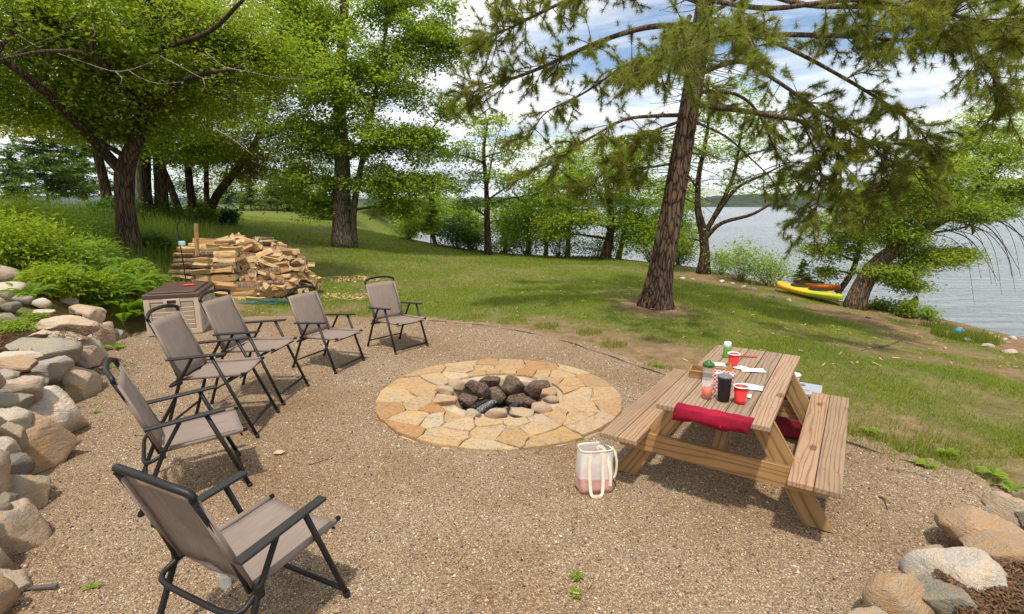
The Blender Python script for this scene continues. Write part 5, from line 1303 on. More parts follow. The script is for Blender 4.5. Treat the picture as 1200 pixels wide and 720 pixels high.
foliage_tree("apple_tree", "many-limbed dark tree with thin foliage on the bank just right of the big pine", "tree",
    [(hr_, .20), (P(826, 295, yr), .17), (P(824, 272, yr), .16), (P(818, 245, yr), .11), (P(819, 205, yr), .09), (P(828, 160, yr), .06), (P(836, 100, yr), .02)],
    [([P(825, 275, yr), P(842, 245, yr), P(860, 205, yr), P(868, 160, yr), P(880, 110, yr)], .11, .02), ([P(826, 280, yr), P(845, 262, yr - .2), P(880, 252, yr - .4), P(902, 240, yr - .6), P(926, 228, yr - .6)], .085, .025), ([P(835, 258, yr), P(862, 222, yr - .3), P(895, 205, yr - .3), P(925, 190, yr)], .08, .02), ([P(820, 225, yr), P(800, 195, yr), P(788, 160, yr)], .05, .015)],
    [B(845, 120, yr, (1.6, 1.4, 1.0), 26), B(805, 165, yr, (1.0, 1.2, 1.0), 22), B(890, 165, yr, (1.3, 1.2, .9), 24), B(795, 230, yr + .3, (.9, 1.0, .8), 20), B(845, 185, yr + .4, (1.2, 1.0, .7), 18), B(915, 215, yr, (.8, .8, .5), 12), B(870, 215, yr + .3, (1.0, 1, .5), 14), B(800, 280, yr + .5, (.6, .8, .5), 16)],
    .10, BK_DARK, LF_LIGHT, per=60, spread=.34, seed=24)
hl = land_hit(1002, 361); yl = hl[1]
foliage_tree("willow_tree", "thick trunk leaning out to the right over the water beside the kayaks", "tree",
    [(hl, .225), (P(1010, 338, yl), .215), (P(1022, 316, yl), .20), (P(1042, 297, yl), .18), (P(1068, 281, yl), .15), (P(1097, 262, yl), .12), (P(1132, 247, yl), .09), (P(1175, 238, yl), .06), (P(1240, 222, yl), .03)],
    [([P(1095, 262, yl), P(1100, 230, yl), P(1118, 185, yl), P(1150, 140, yl), P(1165, 110, yl)], .06, .012), ([P(1068, 281, yl), P(1078, 240, yl - .3), P(1070, 200, yl - .4)], .06, .02), ([P(1130, 247, yl), P(1150, 215, yl + .3), P(1190, 180, yl + .4), P(1230, 160, yl)], .05, .012), ([P(1080, 275, yl), P(1125, 268, yl - .3), P(1165, 258, yl - .4), P(1210, 285, yl - .5)], .035, .008),
     ([P(1110, 258, yl), P(1150, 262, yl - .2), P(1175, 285, yl - .3), P(1195, 318, yl - .4)], .02, .005), ([P(1120, 255, yl), P(1160, 250, yl), P(1195, 275, yl), P(1215, 310, yl)], .02, .005), ([P(1105, 268, yl), P(1135, 280, yl - .3), P(1155, 305, yl - .4), P(1170, 330, yl - .4)], .016, .004), ([P(1135, 262, yl - .2), P(1160, 275, yl - .3), P(1180, 300, yl - .3), P(1186, 325, yl - .3)], .012, .004), ([P(1150, 245, yl), P(1190, 250, yl), P(1225, 285, yl)], .02, .006)] + [([P(u, v, yl + d), P(u + 26, v + 8, yl + d - .2), P(u + 42, v + 34, yl + d - .3), P(u + 50, v + 66 + 9 * (k % 3), yl + d - .3)], .010, .003) for k, (u, v, d) in enumerate([(1100, 262, 0), (1112, 258, .3), (1124, 262, -.3), (1136, 256, .2), (1146, 250, -.2), (1158, 256, .1), (1118, 270, -.5), (1140, 268, .4), (1092, 274, -.2), (1165, 246, 0)])],
    [B(1115, 200, yl, (1.3, 1.2, .8), 66), B(1165, 195, yl + .3, (1.2, 1.1, .8), 52), B(1195, 225, yl, (.9, .9, .35), 31), B(1160, 140, yl, (.9, .9, .6), 26), B(1210, 165, yl, (.9, .9, .7), 23), B(1070, 225, yl, (1.1, 1.1, .7), 63), B(1100, 245, yl - .2, (1.2, .9, .3), 58), B(1055, 275, yl, (.7, .8, .35), 43), B(1050, 318, yl - .2, (.7, .7, .22), 49), B(1095, 300, yl - .2, (.9, .7, .22), 58), B(1035, 255, yl, (.7, .7, .5), 34), B(1140, 250, yl, (.9, .7, .2), 34), B(1065, 335, yl - .2, (.35, .4, .12), 14)],
    .085, BK_PINEB, LF_ASH, per=95, spread=.22, aspect=.4, seed=25)
hn = land_hit(986, 352); yn = hn[1] + .8
foliage_tree("alder_tree", "slim tree with drooping leaves rising between the kayaks and the leaning trunk", "tree",
    [(np.array([hn[0] + .25, yn, land1(hn[0] + .25, yn)]), .085), (P(998, 320, yn), .075), (P(1007, 290, yn), .06), (P(1010, 260, yn), .04), (P(1005, 225, yn), .015)], [],
    [B(975, 265, yn, (.9, .8, .5), 36), B(960, 295, yn, (.5, .6, .35), 20), B(1010, 285, yn, (.7, .7, .4), 26), B(1005, 240, yn, (.8, .8, .5), 28), B(965, 320, yn, (.35, .4, .2), 10), B(1030, 320, yn, (.5, .5, .2), 18)],
    .085, BK_GREY, LF_MID, per=80, spread=.22, seed=26)

for i, (u, v, lm, lab, bl) in enumerate([
    (283, 246, LF_MID, "background tree at the top of the lawn, seen between the cluster and the twin-trunked tree", [(283, 205, (3.2, 2.4, 2.0), 40), (265, 225, (2.4, 2, 1.0), 24), (305, 225, (2.4, 2, 1.0), 24)]),
    (338, 247, LF_MAPLE, "background tree close left behind the twin-trunked tree", [(338, 195, (3.2, 2.6, 2.6), 50), (350, 225, (3.0, 2.2, 1.1), 34), (320, 228, (2.4, 2, .9), 24)]),
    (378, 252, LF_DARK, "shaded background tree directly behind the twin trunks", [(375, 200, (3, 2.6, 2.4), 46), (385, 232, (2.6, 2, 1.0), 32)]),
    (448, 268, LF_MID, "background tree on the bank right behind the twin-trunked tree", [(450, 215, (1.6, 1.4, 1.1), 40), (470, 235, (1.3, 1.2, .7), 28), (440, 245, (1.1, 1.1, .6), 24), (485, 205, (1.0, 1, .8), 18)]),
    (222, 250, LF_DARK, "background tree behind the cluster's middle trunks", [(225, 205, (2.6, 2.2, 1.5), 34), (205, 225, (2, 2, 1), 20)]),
    (620, 292, LF_LIGHT, "slim pale tree on the bank between the slender young tree and the alder", [(622, 245, (1.2, 1.2, .9), 26), (640, 225, (1.0, 1, .8), 18), (610, 265, (1.1, 1, .6), 20)]),
    (668, 298, LF_LIGHT, "pale birch-like tree rising behind the alder on its left", [(668, 215, (1.3, 1.2, 1.1), 26), (665, 180, (1.0, 1.0, .9), 18), (655, 255, (1.2, 1.1, .7), 22)]),
    (505, 284, LF_LIGHT, "slim light tree on the bank left of the slender young tree", [(505, 240, (1.3, 1.2, .9), 30), (520, 260, (1.2, 1.1, .6), 24), (490, 262, (1.0, 1, .6), 20)]),
    (548, 291, LF_LIGHT, "light green tree on the bank, just behind and left of the slender young tree's trunk", [(545, 255, (1.2, 1.1, .8), 28), (556, 272, (1.1, 1, .6), 22)]),
    (592, 294, LF_MID, "leafy small tree on the bank right behind the slender young tree", [(595, 255, (1.2, 1.1, .8), 28), (606, 272, (1.1, 1, .6), 22)]),
    (642, 297, LF_LIGHT, "light green small tree on the bank halfway between the young tree and the alder", [(642, 262, (1.3, 1.1, .8), 30), (652, 238, (1.0, 1, .7), 18)]),
    (735, 302, LF_LIGHT, "light green small tree on the bank right behind the alder", [(738, 240, (1.3, 1.2, 1.0), 32), (748, 275, (1.3, 1.1, .6), 26), (728, 200, (1.0, 1, .8), 18)]),
    (780, 306, LF_LIGHT, "pale tree on the bank hidden in part by the big pine's trunk", [(785, 235, (1.2, 1.2, 1.1), 30), (795, 270, (1.1, 1, .7), 24), (772, 265, (1.0, 1, .7), 20)])]):
    q = land_hit(u, v); yy = q[1] + (1.2 if i > 4 else 0) + (1.0 if i > 6 else 0); q = np.array([q[0], yy, land1(q[0], yy)]); top = min(b_[1] for b_ in bl)
    foliage_tree("background_tree", lab, "tree", [(q, .13 if i > 2 else .2), (P(u, (v + top) / 2, yy), .10), (P(u, top, yy), .05)], [], [B(a, b_, yy, r_, k) for a, b_, r_, k in bl], .15, BK_GREY, lm, per=70, spread=.45, seed=200 + i, group="background trees along the bank and wood's edge")
# ---- conifers far to the left
def conifer(u, v, vt, label, seed, nm="spruce_tree", w=.17, mat=LF_CONI, grp="conifers far to the left", far=None):
    global rng
    rng = np.random.default_rng(seed)
    h = land_hit(u, v)
    if far: h = P(u, v, far); h[2] = land1(h[0], h[1])
    y = h[1]; top = P(u + rng.uniform(-3, 3), vt, y); H = top[2] - h[2]
    t = thing(nm, label, "tree", h, 0, grp)
    V, F = tubes([(0, 0, -.1), (0, 0, H * .5), top - h], np.array([.014, .010, .003]) * H, 8); MB().add(V, F).build("trunk", BK_GREY, t, smooth=True)
    pp, dd, br = [], [], []
    nb = int(95)
    for k in range(nb):
        f = .18 + .80 * (k / nb); z = H * f; L = H * w * 1.9 * (1 - f) ** .8 * rng.uniform(.5, 1.1) + .06 * H * .3; a = rng.random() * 2 * pi
        e = np.array([cos(a) * L, sin(a) * L, z + L * rng.uniform(-.25, .15)]); s = np.array([0, 0, z]); br.append(bezier(s, e, 5, .05, .02))
        m = int(170 * L / (H * w)) + 40; tt = rng.random((m, 1)) ** .7
        q = s + (e - s) * tt + rng.normal(size=(m, 3)) * [.09 * L, .09 * L, .035 * L]; pp.append(q); dd.append(np.broadcast_to(nrm(e - s), q.shape) + rng.normal(size=q.shape) * .5)
    V, F = tubes(np.array(br), np.broadcast_to(np.linspace(.006 * H, .002 * H, 5), (nb, 5)), 4, caps=False); tag(MB().add(V, F).build("twigs", BK_GREY, t), kind="stuff")
    V, F = leaf_quads(np.concatenate(pp), np.concatenate(dd), .03 * H, .4); tag(build("crown", V, [F], mat, t), kind="stuff")
conifer(57, 236, 120, "open-branched conifer at the far left beyond the tall grass, left of its twin", 31, w=.28, far=34)
conifer(102, 236, 130, "open-branched conifer at the far left beyond the tall grass, right of its twin", 32, w=.26, far=38)
conifer(18, 238, 175, "low conifer at the far left picture edge under the canopy", 33, w=.30, far=30)
conifer(325, 246, 196, "small conifer at the top of the lawn, left of the twin-trunked tree", 34, w=.22, far=48)
conifer(352, 246, 190, "small conifer at the top of the lawn, close behind the twin-trunked tree", 35, w=.24, far=48)
conifer(294, 244, 205, "small conifer at the top of the lawn under the left cluster's branches", 36, w=.24, far=48)
conifer(268, 243, 200, "dark little conifer at the far end of the lawn behind the leaning trunk", 38, w=.25, far=48)
conifer(938, 341, 303, "tiny dark fir standing alone on the bank behind the kayaks' bow", 37, "fir_sapling", .20, LF_MID, None)
conifer(505, 282, 226, "pale young fir on the bank left of the slender young tree", 39, "fir_sapling", .22, LF_MID, None)

# ---- bushes
def bush(name, u, v, w, h, label, mat, k=26, leaf=.07, per=60, group=None, seed=50, stems=7, spread=.5, cat="bush", droop=0., flat=.8, aspect=.58):
    global rng
    rng = np.random.default_rng(seed)
    b = land_hit(u, v); s = fdepth(b) / FPX; W, H = w * s / 2 * .85, h * s * .80; t = thing(name, label, cat, b, 0, group)
    C = []; ST = []; k = int(k * 1.4); per = int(per * 1.35)
    for i in range(k):
        a = rng.random() * 2 * pi; r = rng.random() ** .6; z = H * (.22 + .70 * rng.random() ** .8) * (1 - .35 * r)
        C.append((W * r * cos(a), W * r * sin(a) * .8, z)); 
    C = np.array(C)
    for c in C: ST.append(bezier((c[0] * .15, c[1] * .15, -.03), c, 6, .1, .06))
    V, F = tubes(np.array(ST), np.broadcast_to(np.linspace(.008, .0025, 6) * max(.5, min(1.4, H)), (k, 6)), 4, caps=False); tag(MB().add(V, F).build("stems", BK_GREY, t), kind="stuff")
    cs = spread * min(W, H) * .62
    off = rng.normal(size=(k * per, 3)) * cs * [1, 1, flat]; p = np.repeat(C, per, 0) + off; p[:, 2] = np.maximum(p[:, 2], .02)
    d = nrm(off + rng.normal(size=p.shape) * cs * .5 + [0, 0, -.1 - droop])
    V, F = leaf_quads(p, d, leaf, aspect); tag(build("leaves", V, [F], mat, t), kind="stuff"); return t
SB = "bushes along the lake bank"
for i, (u, v, w, h, mat, lab, k, per, leaf) in enumerate([
    (478, 280, 40, 40, LF_MID, "small green bush at the left end of the bank, under the twin-trunked tree", 24, 60, .11), (535, 290, 52, 42, LF_DARK, "dark green bush on the bank left of the slender young tree's trunk", 34, 70, .11),
    (556, 292, 40, 34, LF_MID, "low rounded bush directly behind the slender young tree", 26, 60, .11), (618, 295, 62, 46, LF_LIGHT, "pale airy bush right of the slender young tree", 30, 50, .12),
    (655, 298, 56, 60, LF_LIGHT, "tall pale bush on the bank left of the alder's trunk", 34, 50, .12), (765, 300, 56, 62, LF_LIGHT, "light green bush on the bank left behind the big pine", 34, 60, .11),
    (795, 305, 36, 50, LF_MID, "bush between the big pine and the many-limbed tree", 26, 60, .10), (868, 330, 62, 66, LF_LIGHT, "thin-stemmed airy bush right of the many-limbed tree", 24, 44, .085),
    (902, 335, 58, 50, LF_MID, "leafy bush on the bank behind the kayak bow", 28, 56, .08), (1043, 358, 50, 15, LF_MID, "low dark-leaved plant at the water's edge right of the leaning trunk", 18, 50, .07),
    (1088, 372, 30, 20, LF_LIGHT, "little green plant beside the dark stump on the shore", 12, 40, .06), (845, 322, 34, 44, LF_LIGHT, "slim bush close against the right of the many-limbed tree's trunk", 16, 44, .085),
    (700, 301, 60, 34, LF_LIGHT, "light bush behind the alder's short dark trunk", 24, 50, .12), (590, 293, 44, 30, LF_MID, "low bush right behind the slender young tree", 22, 50, .11)]):
    bush("bush", u, v, w, h, lab, mat, k, leaf, per, SB, 60 + i)
WB = "bushes at the wood's edge"
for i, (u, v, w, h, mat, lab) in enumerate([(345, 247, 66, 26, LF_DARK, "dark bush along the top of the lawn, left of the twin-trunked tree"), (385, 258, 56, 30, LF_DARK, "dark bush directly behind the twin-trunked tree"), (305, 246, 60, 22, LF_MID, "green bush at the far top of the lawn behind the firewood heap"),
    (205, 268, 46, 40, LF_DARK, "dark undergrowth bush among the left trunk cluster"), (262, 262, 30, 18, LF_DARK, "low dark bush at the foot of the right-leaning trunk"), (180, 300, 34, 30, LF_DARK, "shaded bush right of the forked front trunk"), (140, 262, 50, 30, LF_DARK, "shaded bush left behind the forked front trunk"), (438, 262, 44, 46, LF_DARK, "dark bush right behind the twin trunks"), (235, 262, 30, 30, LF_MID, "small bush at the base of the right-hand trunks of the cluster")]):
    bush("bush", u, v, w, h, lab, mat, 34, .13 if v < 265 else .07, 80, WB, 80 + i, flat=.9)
YB = "shrubs in the bed behind the boulder wall"
for i, (u, v, w, h, mat, lab) in enumerate([(-10, 312, 110, 85, LF_YELLOW, "yellow-green shrub at the left picture edge above the stacked stones"), (42, 316, 86, 72, LF_YELLOW, "bright yellow-green shrub right of the stacked stones"), (84, 322, 64, 46, LF_LIGHT, "fresh green shrub in the middle of the bed, below the taller yellow ones"),
    (25, 272, 90, 52, LF_YELLOW, "yellowest shrub at the upper left below the conifers"), (82, 290, 84, 42, LF_LIGHT, "fresh green shrub behind the yellow ones"), (112, 310, 50, 34, LF_LIGHT, "light green shrub left of the forked front trunk"),
    (112, 350, 46, 28, LF_YELLOW, "low yellow-green shrub above the fern"), (65, 345, 60, 34, LF_YELLOW, "low yellow shrub just above the loose pale stones"), (160, 334, 40, 26, LF_LIGHT, "light green shrub at the foot of the forked front trunk"), (172, 345, 30, 26, LF_MID, "small green shrub beside the storage box"), (20, 392, 40, 16, LF_MID, "small green plant growing in the mulch bed"), (42, 378, 30, 10, LF_LIGHT, "flat light green plant in the mulch by the pale slab stone")]):
    bush("shrub", u, v, w, h, lab, mat, 40, .085 if v < 370 else .05, 50 if v < 370 else 30, YB, 100 + i, cat="shrub", spread=.40, flat=1.15, aspect=.36)
t = bush("sapling", 1062, 372, 24, 30, "lone little sapling with a pale tuft of leaves on the shore by the stump", LF_LIGHT, 12, .07, 46, None, 140, cat="sapling")

# ---- fern by the storage box
def frond(seed, L=.62):
    r = np.random.default_rng(seed); n = 22; s = np.linspace(0, 1, n); c = np.stack([0 * s, L * (s - .12 * s ** 3), L * (.75 * s - .78 * s ** 2.2)], -1)
    V, F = tubes(c, np.linspace(.004, .001, n), 4); m = MB(); m.add(V, F)
    p, q = [], []
    for i in range(2, n):
        w = .17 * L * sin(pi * min(1, (s[i] * .93 + .10))) ** .8
        for sd_ in (-1, 1):
            a = c[i]; d = np.array([sd_ * w, w * .45, -w * .25]); e = np.array([0, .016 * L / .6, .006])
            p += [a - e * .7, a + d * .5 + e * 1.1 + [0, 0, .004], a + d, a + d * .5 - e * 1.1 + [0, 0, .004]]
    m.add(np.array(p), [np.arange(len(p)).reshape(-1, 4)]); return m.mesh("frond", LF_FERN)
LF_FERN = leaf_mat("fern_frond", [(.10, .17, .02), (.15, .24, .028), (.20, .29, .035)], .4)
FR = [frond(k, L) for k, L in enumerate((.55, .66, .75))]
for i, (u, v, s, lab) in enumerate([(150, 378, 1.0, "big bright fern spilling over the wall beside the storage box"), (125, 366, .8, "fern behind the tan end boulder of the wall"), (168, 366, .85, "fern squeezed between the big fern and the storage box"), (138, 352, .8, "fern above the big one, under the low yellow shrub"), (100, 352, .65, "small fern at the left of the fern group"),
    (150, 345, .9, "fern in the bed below the forked front trunk"), (120, 335, .9, "upright fern among the light green shrubs, left of the forked trunk"), (88, 345, .8, "fern between the low yellow shrub and the pale loose stones"), (60, 330, .9, "fern at the foot of the bright yellow-green shrub"), (105, 318, 1.0, "tall fern in the middle of the bed"), (140, 320, .9, "fern leaning against the forked front trunk"), (75, 308, 1.0, "fern behind the bright yellow-green shrub"), (175, 335, .8, "fern rising behind the storage box corner"), (118, 300, 1.0, "fern at the back of the bed, left of the trunk cluster"), (35, 350, .7, "fern just above the stacked stones")]):
    b = land_hit(u, v, .05); t = thing("fern", lab, "fern", b, random.random() * 6, "ferns in the bed and beside the storage box")
    for k in range(18):
        o = obj("frond", FR[k % 3], t, (0, 0, .02)); o.rotation_euler = (random.uniform(-.1, .75) * (1 if k % 2 else .5), 0, k * 2.4 + random.uniform(-.2, .2)); o.scale = (s * random.uniform(.7, 1.15),) * 3

# ---- tall grass patches
rng = np.random.default_rng(5)
def patch(name, cpx, n, rad, h, w, mat, label=None):
    c = land_hit(*cpx); a = rng.random(n) * 2 * pi; r = np.sqrt(rng.random(n)); x, y = c[0] + rad[0] * r * np.cos(a), c[1] + rad[1] * r * np.sin(a)
    return blades(name, x, y, land(x, y, False), h * (.5 + .6 * rng.random(n)), np.full(n, w), mat, .5)
M_TALL = leaf_mat("tall_grass_blade", [(.07, .12, .02), (.11, .17, .03), (.16, .21, .045), (.22, .25, .08)], .35)
patch("tall_grass", (85, 262), 9000, (5.0, 4.0), .75, .02, M_TALL); patch("tall_grass", (190, 290), 5000, (2.4, 2.5), .45, .014, M_TALL); patch("tall_grass", (110, 300), 5000, (2.4, 2.2), .5, .014, M_TALL)
patch("shore_grass", (1132, 397), 1000, (.62, .5), .26, .012, leaf_mat("shore_grass_blade", [(.10, .15, .025), (.15, .20, .035), (.2, .24, .05)], .35)); patch("shore_grass", (1100, 384), 260, (.35, .3), .20, .012, M_TALL)
for u, v, n, r in [(1000, 515, 220, .3), (1040, 528, 260, .35), (1085, 543, 240, .35), (960, 505, 200, .3), (1130, 560, 160, .3), (1110, 535, 260, .4), (845, 452, 200, .3), (1060, 515, 300, .5), (410, 370, 260, .5), (300, 368, 260, .4), (470, 370, 220, .4), (690, 391, 260, .22), (600, 378, 200, .3), (560, 372, 200, .3), (770, 433, 160, .2), (720, 405, 200, .2), (640, 383, 260, .25)]: patch("grass_tuft", (u, v), n, (r, r * .8), .10, .009, M_GRASS)

# ------------------------------------------------------------------ the big pine
def pine():
    global rng
    rng = np.random.default_rng(77)
    h = land_hit(767, 359); y = h[1]; t = thing("pine_tree", "big leaning pine with reddish plated bark and needle tufts behind the picnic table", "tree", h)
    tr_ = [(h, .30), (P(774, 320, y), .275), (P(783, 270, y), .262), (P(793, 215, y), .25), (P(804, 150, y), .235), (P(812, 100, y), .225), (P(822, 30, y), .20), (P(838, -70, y), .17), (P(856, -200, y), .13), (P(872, -340, y), .08), (P(880, -460, y), .03)]
    tp = curve([q[0] for q in tr_], 60); r = np.interp(np.linspace(0, 1, 60), np.linspace(0, 1, len(tr_)), [q[1] for q in tr_]); r = (.95 - .14 * np.minimum(1, np.arange(60) / 22)) * r * (1 + .42 * np.exp(-np.arange(60) / 2.2)); tp[0, 2] -= .15
    V, F = tubes((tp - h)[None], r[None], 30); ax = np.repeat(tp - h, 30, 0); dv = V - ax; a = np.arctan2(dv[:, 1], dv[:, 0])
    V = ax + dv * (1 + (vnoise(a * 5.5 + 20, V[:, 2] * 1.6, 3) - .5) * .16 + (vnoise(a * 2 + 9, V[:, 2] * .6, 4) - .5) * .14)[:, None]
    MB().add(V, F).build("trunk", BK_PINE, t, smooth=True)
    Y = y
    LM = [  # (points u,v,dy), r0, r1, start of the foliage, branchlets
        ([(818, 30, 0), (760, 32, -.3), (700, 50, -.6), (633, 80, -.9), (587, 97, -1.1), (545, 112, -1.2)], .075, .015, .35, 34), ([(813, 70, 0), (770, 68, .2), (733, 77, .3), (683, 110, .5), (640, 132, .6), (622, 158, .6)], .05, .012, .35, 22),
        ([(806, 135, 0), (770, 136, -.2), (733, 140, -.4), (700, 157, -.6), (667, 178, -.7), (630, 202, -.8)], .055, .01, .45, 14), ([(832, -40, 0), (760, -25, -.5), (700, -10, -1), (655, 5, -1.2), (600, 32, -1.3), (565, 48, -1.3)], .07, .014, .4, 34),
        ([(806, 140, 0), (775, 150, -.2), (745, 165, -.4), (725, 190, -.6)], .04, .012, .3, 18), ([(797, 190, 0), (770, 195, .1), (735, 200, .2), (700, 215, .3), (680, 222, .3)], .035, .01, .3, 20),
        ([(823, 25, 0), (790, 60, -1.2), (760, 80, -2.0), (735, 90, -2.6)], .05, .014, .3, 20), ([(840, -80, 0), (760, -70, .5), (690, -60, .8), (640, -40, 1), (600, -20, 1)], .07, .014, .4, 26),
        ([(810, 122, 0), (850, 127, -.3), (900, 135, -.6), (940, 143, -.9), (975, 165, -1.1)], .085, .03, .5, 14), ([(815, 88, 0), (868, 72, -.3), (910, 95, -.5), (960, 130, -.8), (1005, 160, -1)], .07, .02, .4, 26),
        ([(820, 46, 0), (900, 41, -.6), (1000, 43, -1.3), (1060, 47, -1.7), (1160, 38, -2.2)], .075, .02, .35, 42), ([(812, 108, 0), (860, 110, .2), (888, 132, .4), (910, 178, .6), (940, 222, .8)], .05, .015, .45, 20),
        ([(808, 140, 0), (850, 160, -.2), (882, 188, -.4), (900, 205, -.5)], .035, .012, .8, 4), ([(832, -30, 0), (940, 5, -1), (1050, 12, -2), (1140, 60, -2.6), (1175, 112, -2.8)], .07, .012, .35, 38), ([(826, 20, 0), (920, 55, -.4), (1020, 110, -.8), (1075, 150, -1), (1092, 180, -1.1)], .06, .012, .4, 30),
        ([(828, 0, 0), (900, 10, -2), (1000, 0, -3.3), (1100, 15, -4), (1180, 30, -4.2)], .06, .012, .4, 30), ([(838, -70, 0), (930, -40, -.5), (1040, -20, -1), (1140, -10, -1.3), (1220, 30, -1.4)], .07, .012, .35, 30), ([(1000, 158, -1), (1030, 180, -1.1), (1040, 215, -1.2), (1020, 250, -1.2)], .025, .01, .1, 22),
        ([(975, 165, -1.1), (985, 200, -1.2), (985, 235, -1.2)], .028, .01, .0, 22), ([(1005, 160, -1), (1060, 190, -1), (1085, 225, -1)], .022, .01, .1, 16), ([(940, 143, -.9), (960, 190, -.8), (960, 230, -.8), (950, 262, -.8)], .024, .01, .2, 18),
        ([(808, 20, 0), (800, 40, -2), (795, 50, -3.2), (800, 70, -4.2)], .06, .014, .25, 24), ([(825, 20, 0), (850, 30, -1.8), (870, 35, -3), (885, 60, -4)], .05, .014, .3, 22), ([(815, 90, 0), (835, 110, 1.5), (850, 130, 2.6)], .05, .015, .3, 14), ([(818, 50, 0), (770, 70, 1.8), (740, 90, 3)], .05, .014, .3, 16)]
    for k in range(16):                                        # the upper whorls, mostly above the picture
        f = .62 + .36 * k / 16; i = int(f * 59); s = tp[i]; a = k * 2.4; L = 4.2 * (1 - f) ** .6 + .8
        LM.append(([s, s + [cos(a) * L * .5, sin(a) * L * .5, .25 * L], s + [cos(a) * L, sin(a) * L, .3 * L]], .05, .012, .3, 16))
    tuft_p, tuft_d, BR = [], [], []
    for pts, r0, r1, f0, nb in LM:
        c = curve([P(u[0], u[1], Y + u[2]) if abs(u[0]) > 60 else np.array(u) for u in pts], 20)
        V, F = tubes((c - h)[None], np.linspace(r0, r1, 20)[None] * .78, 8); MB().add(V, F).build("limb", BK_PINEB, t, smooth=True)
        nb = int(nb * 1.55); T = nrm(np.gradient(c, axis=0)); Lc = np.linalg.norm(c[-1] - c[0])
        for k in range(nb):
            i = min(19, int((f0 + (1 - f0) * rng.random()) * 19.99)); s = c[i]
            d = nrm(T[i] * .7 + rng.normal(size=3) * [.75, .75, .5]); L = rng.uniform(.25, .85) * (1 if nb < 30 else .85)
            e = s + d * L + [0, 0, rng.uniform(-.15, .08)]; bz = bezier(s, e, 6, .05, .08); BR.append(bz)
            for q, dd in ((bz[5], bz[5] - bz[4]), (bz[4], bz[5] - bz[3]), (bz[3], bz[4] - bz[2])) + (((bz[5] + rng.normal(size=3) * .10, bz[5] - bz[3] + rng.normal(size=3) * .1),) * 1):
                tuft_p.append(q); tuft_d.append(dd)
            for m in range(2):
                j = rng.integers(2, 5); d2 = nrm(nrm(bz[5] - bz[3]) + rng.normal(size=3) * .7); e2 = bz[j] + d2 * rng.uniform(.12, .35); BR.append(bezier(bz[j], e2, 6, .05, .05)); tuft_p += [e2, (e2 + bz[j]) / 2]; tuft_d += [d2, d2]
        tuft_p.append(c[-1]); tuft_d.append(T[-1])
    # bare grey twigs under the crown
    for k in range(170):
        i = rng.integers(18, 42); s = tp[i]; a = rng.random() * 2 * pi; L = rng.uniform(.4, 1.5); e = s + [cos(a) * L, sin(a) * L, rng.uniform(-.5, .2) * L]; BR.append(bezier(s, e, 6, -.08, .12))
    BR = np.array(BR); V, F = tubes(BR - h, np.broadcast_to(np.linspace(.010, .0035, 6), (len(BR), 6)), 4, caps=False); tag(MB().add(V, F).build("twigs", BK_PINEB, t, smooth=True), kind="stuff")
    p = np.array(tuft_p); d = nrm(np.array(tuft_d)); n = len(p); m = 54
    dd = nrm(np.repeat(d, m, 0) * .55 + rng.normal(size=(n * m, 3)) * .62); p0 = np.repeat(p, m, 0) - np.repeat(d, m, 0) * (rng.random((n * m, 1)) * .09)
    L = (.075 + .07 * rng.random((n * m, 1))); s = nrm(np.cross(dd, rng.normal(size=dd.shape))) * .0035
    V = np.stack([p0 - s, p0 + s, p0 + dd * L + [0, 0, -.01]], 1) - h
    tag(build("needles", V, [np.arange(n * m * 3).reshape(-1, 3)], LF_BRONZE, t), kind="stuff")
pine()

# ------------------------------------------------------------------ small things on the ground and the shore
def weed(u, v, z, s, label, grp, mat=LF_LIGHT, n=16):
    b = G(u, v, z) if z is not None else land_hit(u, v); r = np.random.default_rng(int(u)); a = r.random(n) * 2 * pi; L = s * (.5 + .6 * r.random(n)); V = []
    for q, l in zip(a, L):
        d = np.array([cos(q), sin(q), .35]); sd_ = np.array([-sin(q), cos(q), 0]) * l * .2
        V += [(0, 0, .0), d * l * .55 + sd_ + [0, 0, l * .1], d * l * [1, 1, .5], d * l * .55 - sd_ + [0, 0, l * .1]]
    o = build("weed", np.array(V), [np.arange(4 * n).reshape(n, 4)], mat); o.location = b; tag(o, label, "weed", grp)
WG = "weeds growing in the gravel"
for u, v, z, s, lab in [(106, 689, .01, .055, "small green weed in the gravel at the bottom left, below the front chair's back"), (678, 676, .01, .06, "small weed in the gravel at bottom centre, lower of the two leaf tufts"), (676, 698, .01, .05, "small weed in the gravel at bottom centre, nearest to the camera"),
    (1165, 556, .02, .13, "broad-leaved weed on the bare soil above the right-hand boulders"), (1186, 574, .02, .12, "weed beside the grey boulder at the right picture edge"), (1085, 545, .02, .09, "green weed on the lawn edge right of the bench"), (1110, 530, .02, .1, "weed in the bare soil beyond the edging"), (128, 432, .01, .09, "grassy weed at the foot of the tan boulders"),
    (135, 408, .03, .16, "large flat-leaved weed at the far end of the boulder wall"), (75, 528, .01, .07, "little weed at the base of the big orange boulder"), (1020, 505, .02, .09, "weed tuft on the lawn edge beside the bench end"), (145, 430, .01, .05, "thin weed on the gravel near the second chair"), (770, 428, .02, .09, "weed by the edging behind the left bench"), (112, 483, .01, .06, "small weed left of the second chair's back")]:
    weed(u, v, z, s, lab, WG)
chips("lawn_litter", 900, 2, 11, 8, 5, 0, [(.26, .15, .07), (.36, .24, .11), (.45, .34, .18)], .03, lambda x, y: land(x, y) + .02)
chips("fallen_leaves", 260, 0, 4.6, 3.2, 3.6, .012, [(.20, .11, .05), (.32, .2, .09), (.42, .30, .15)], .016)
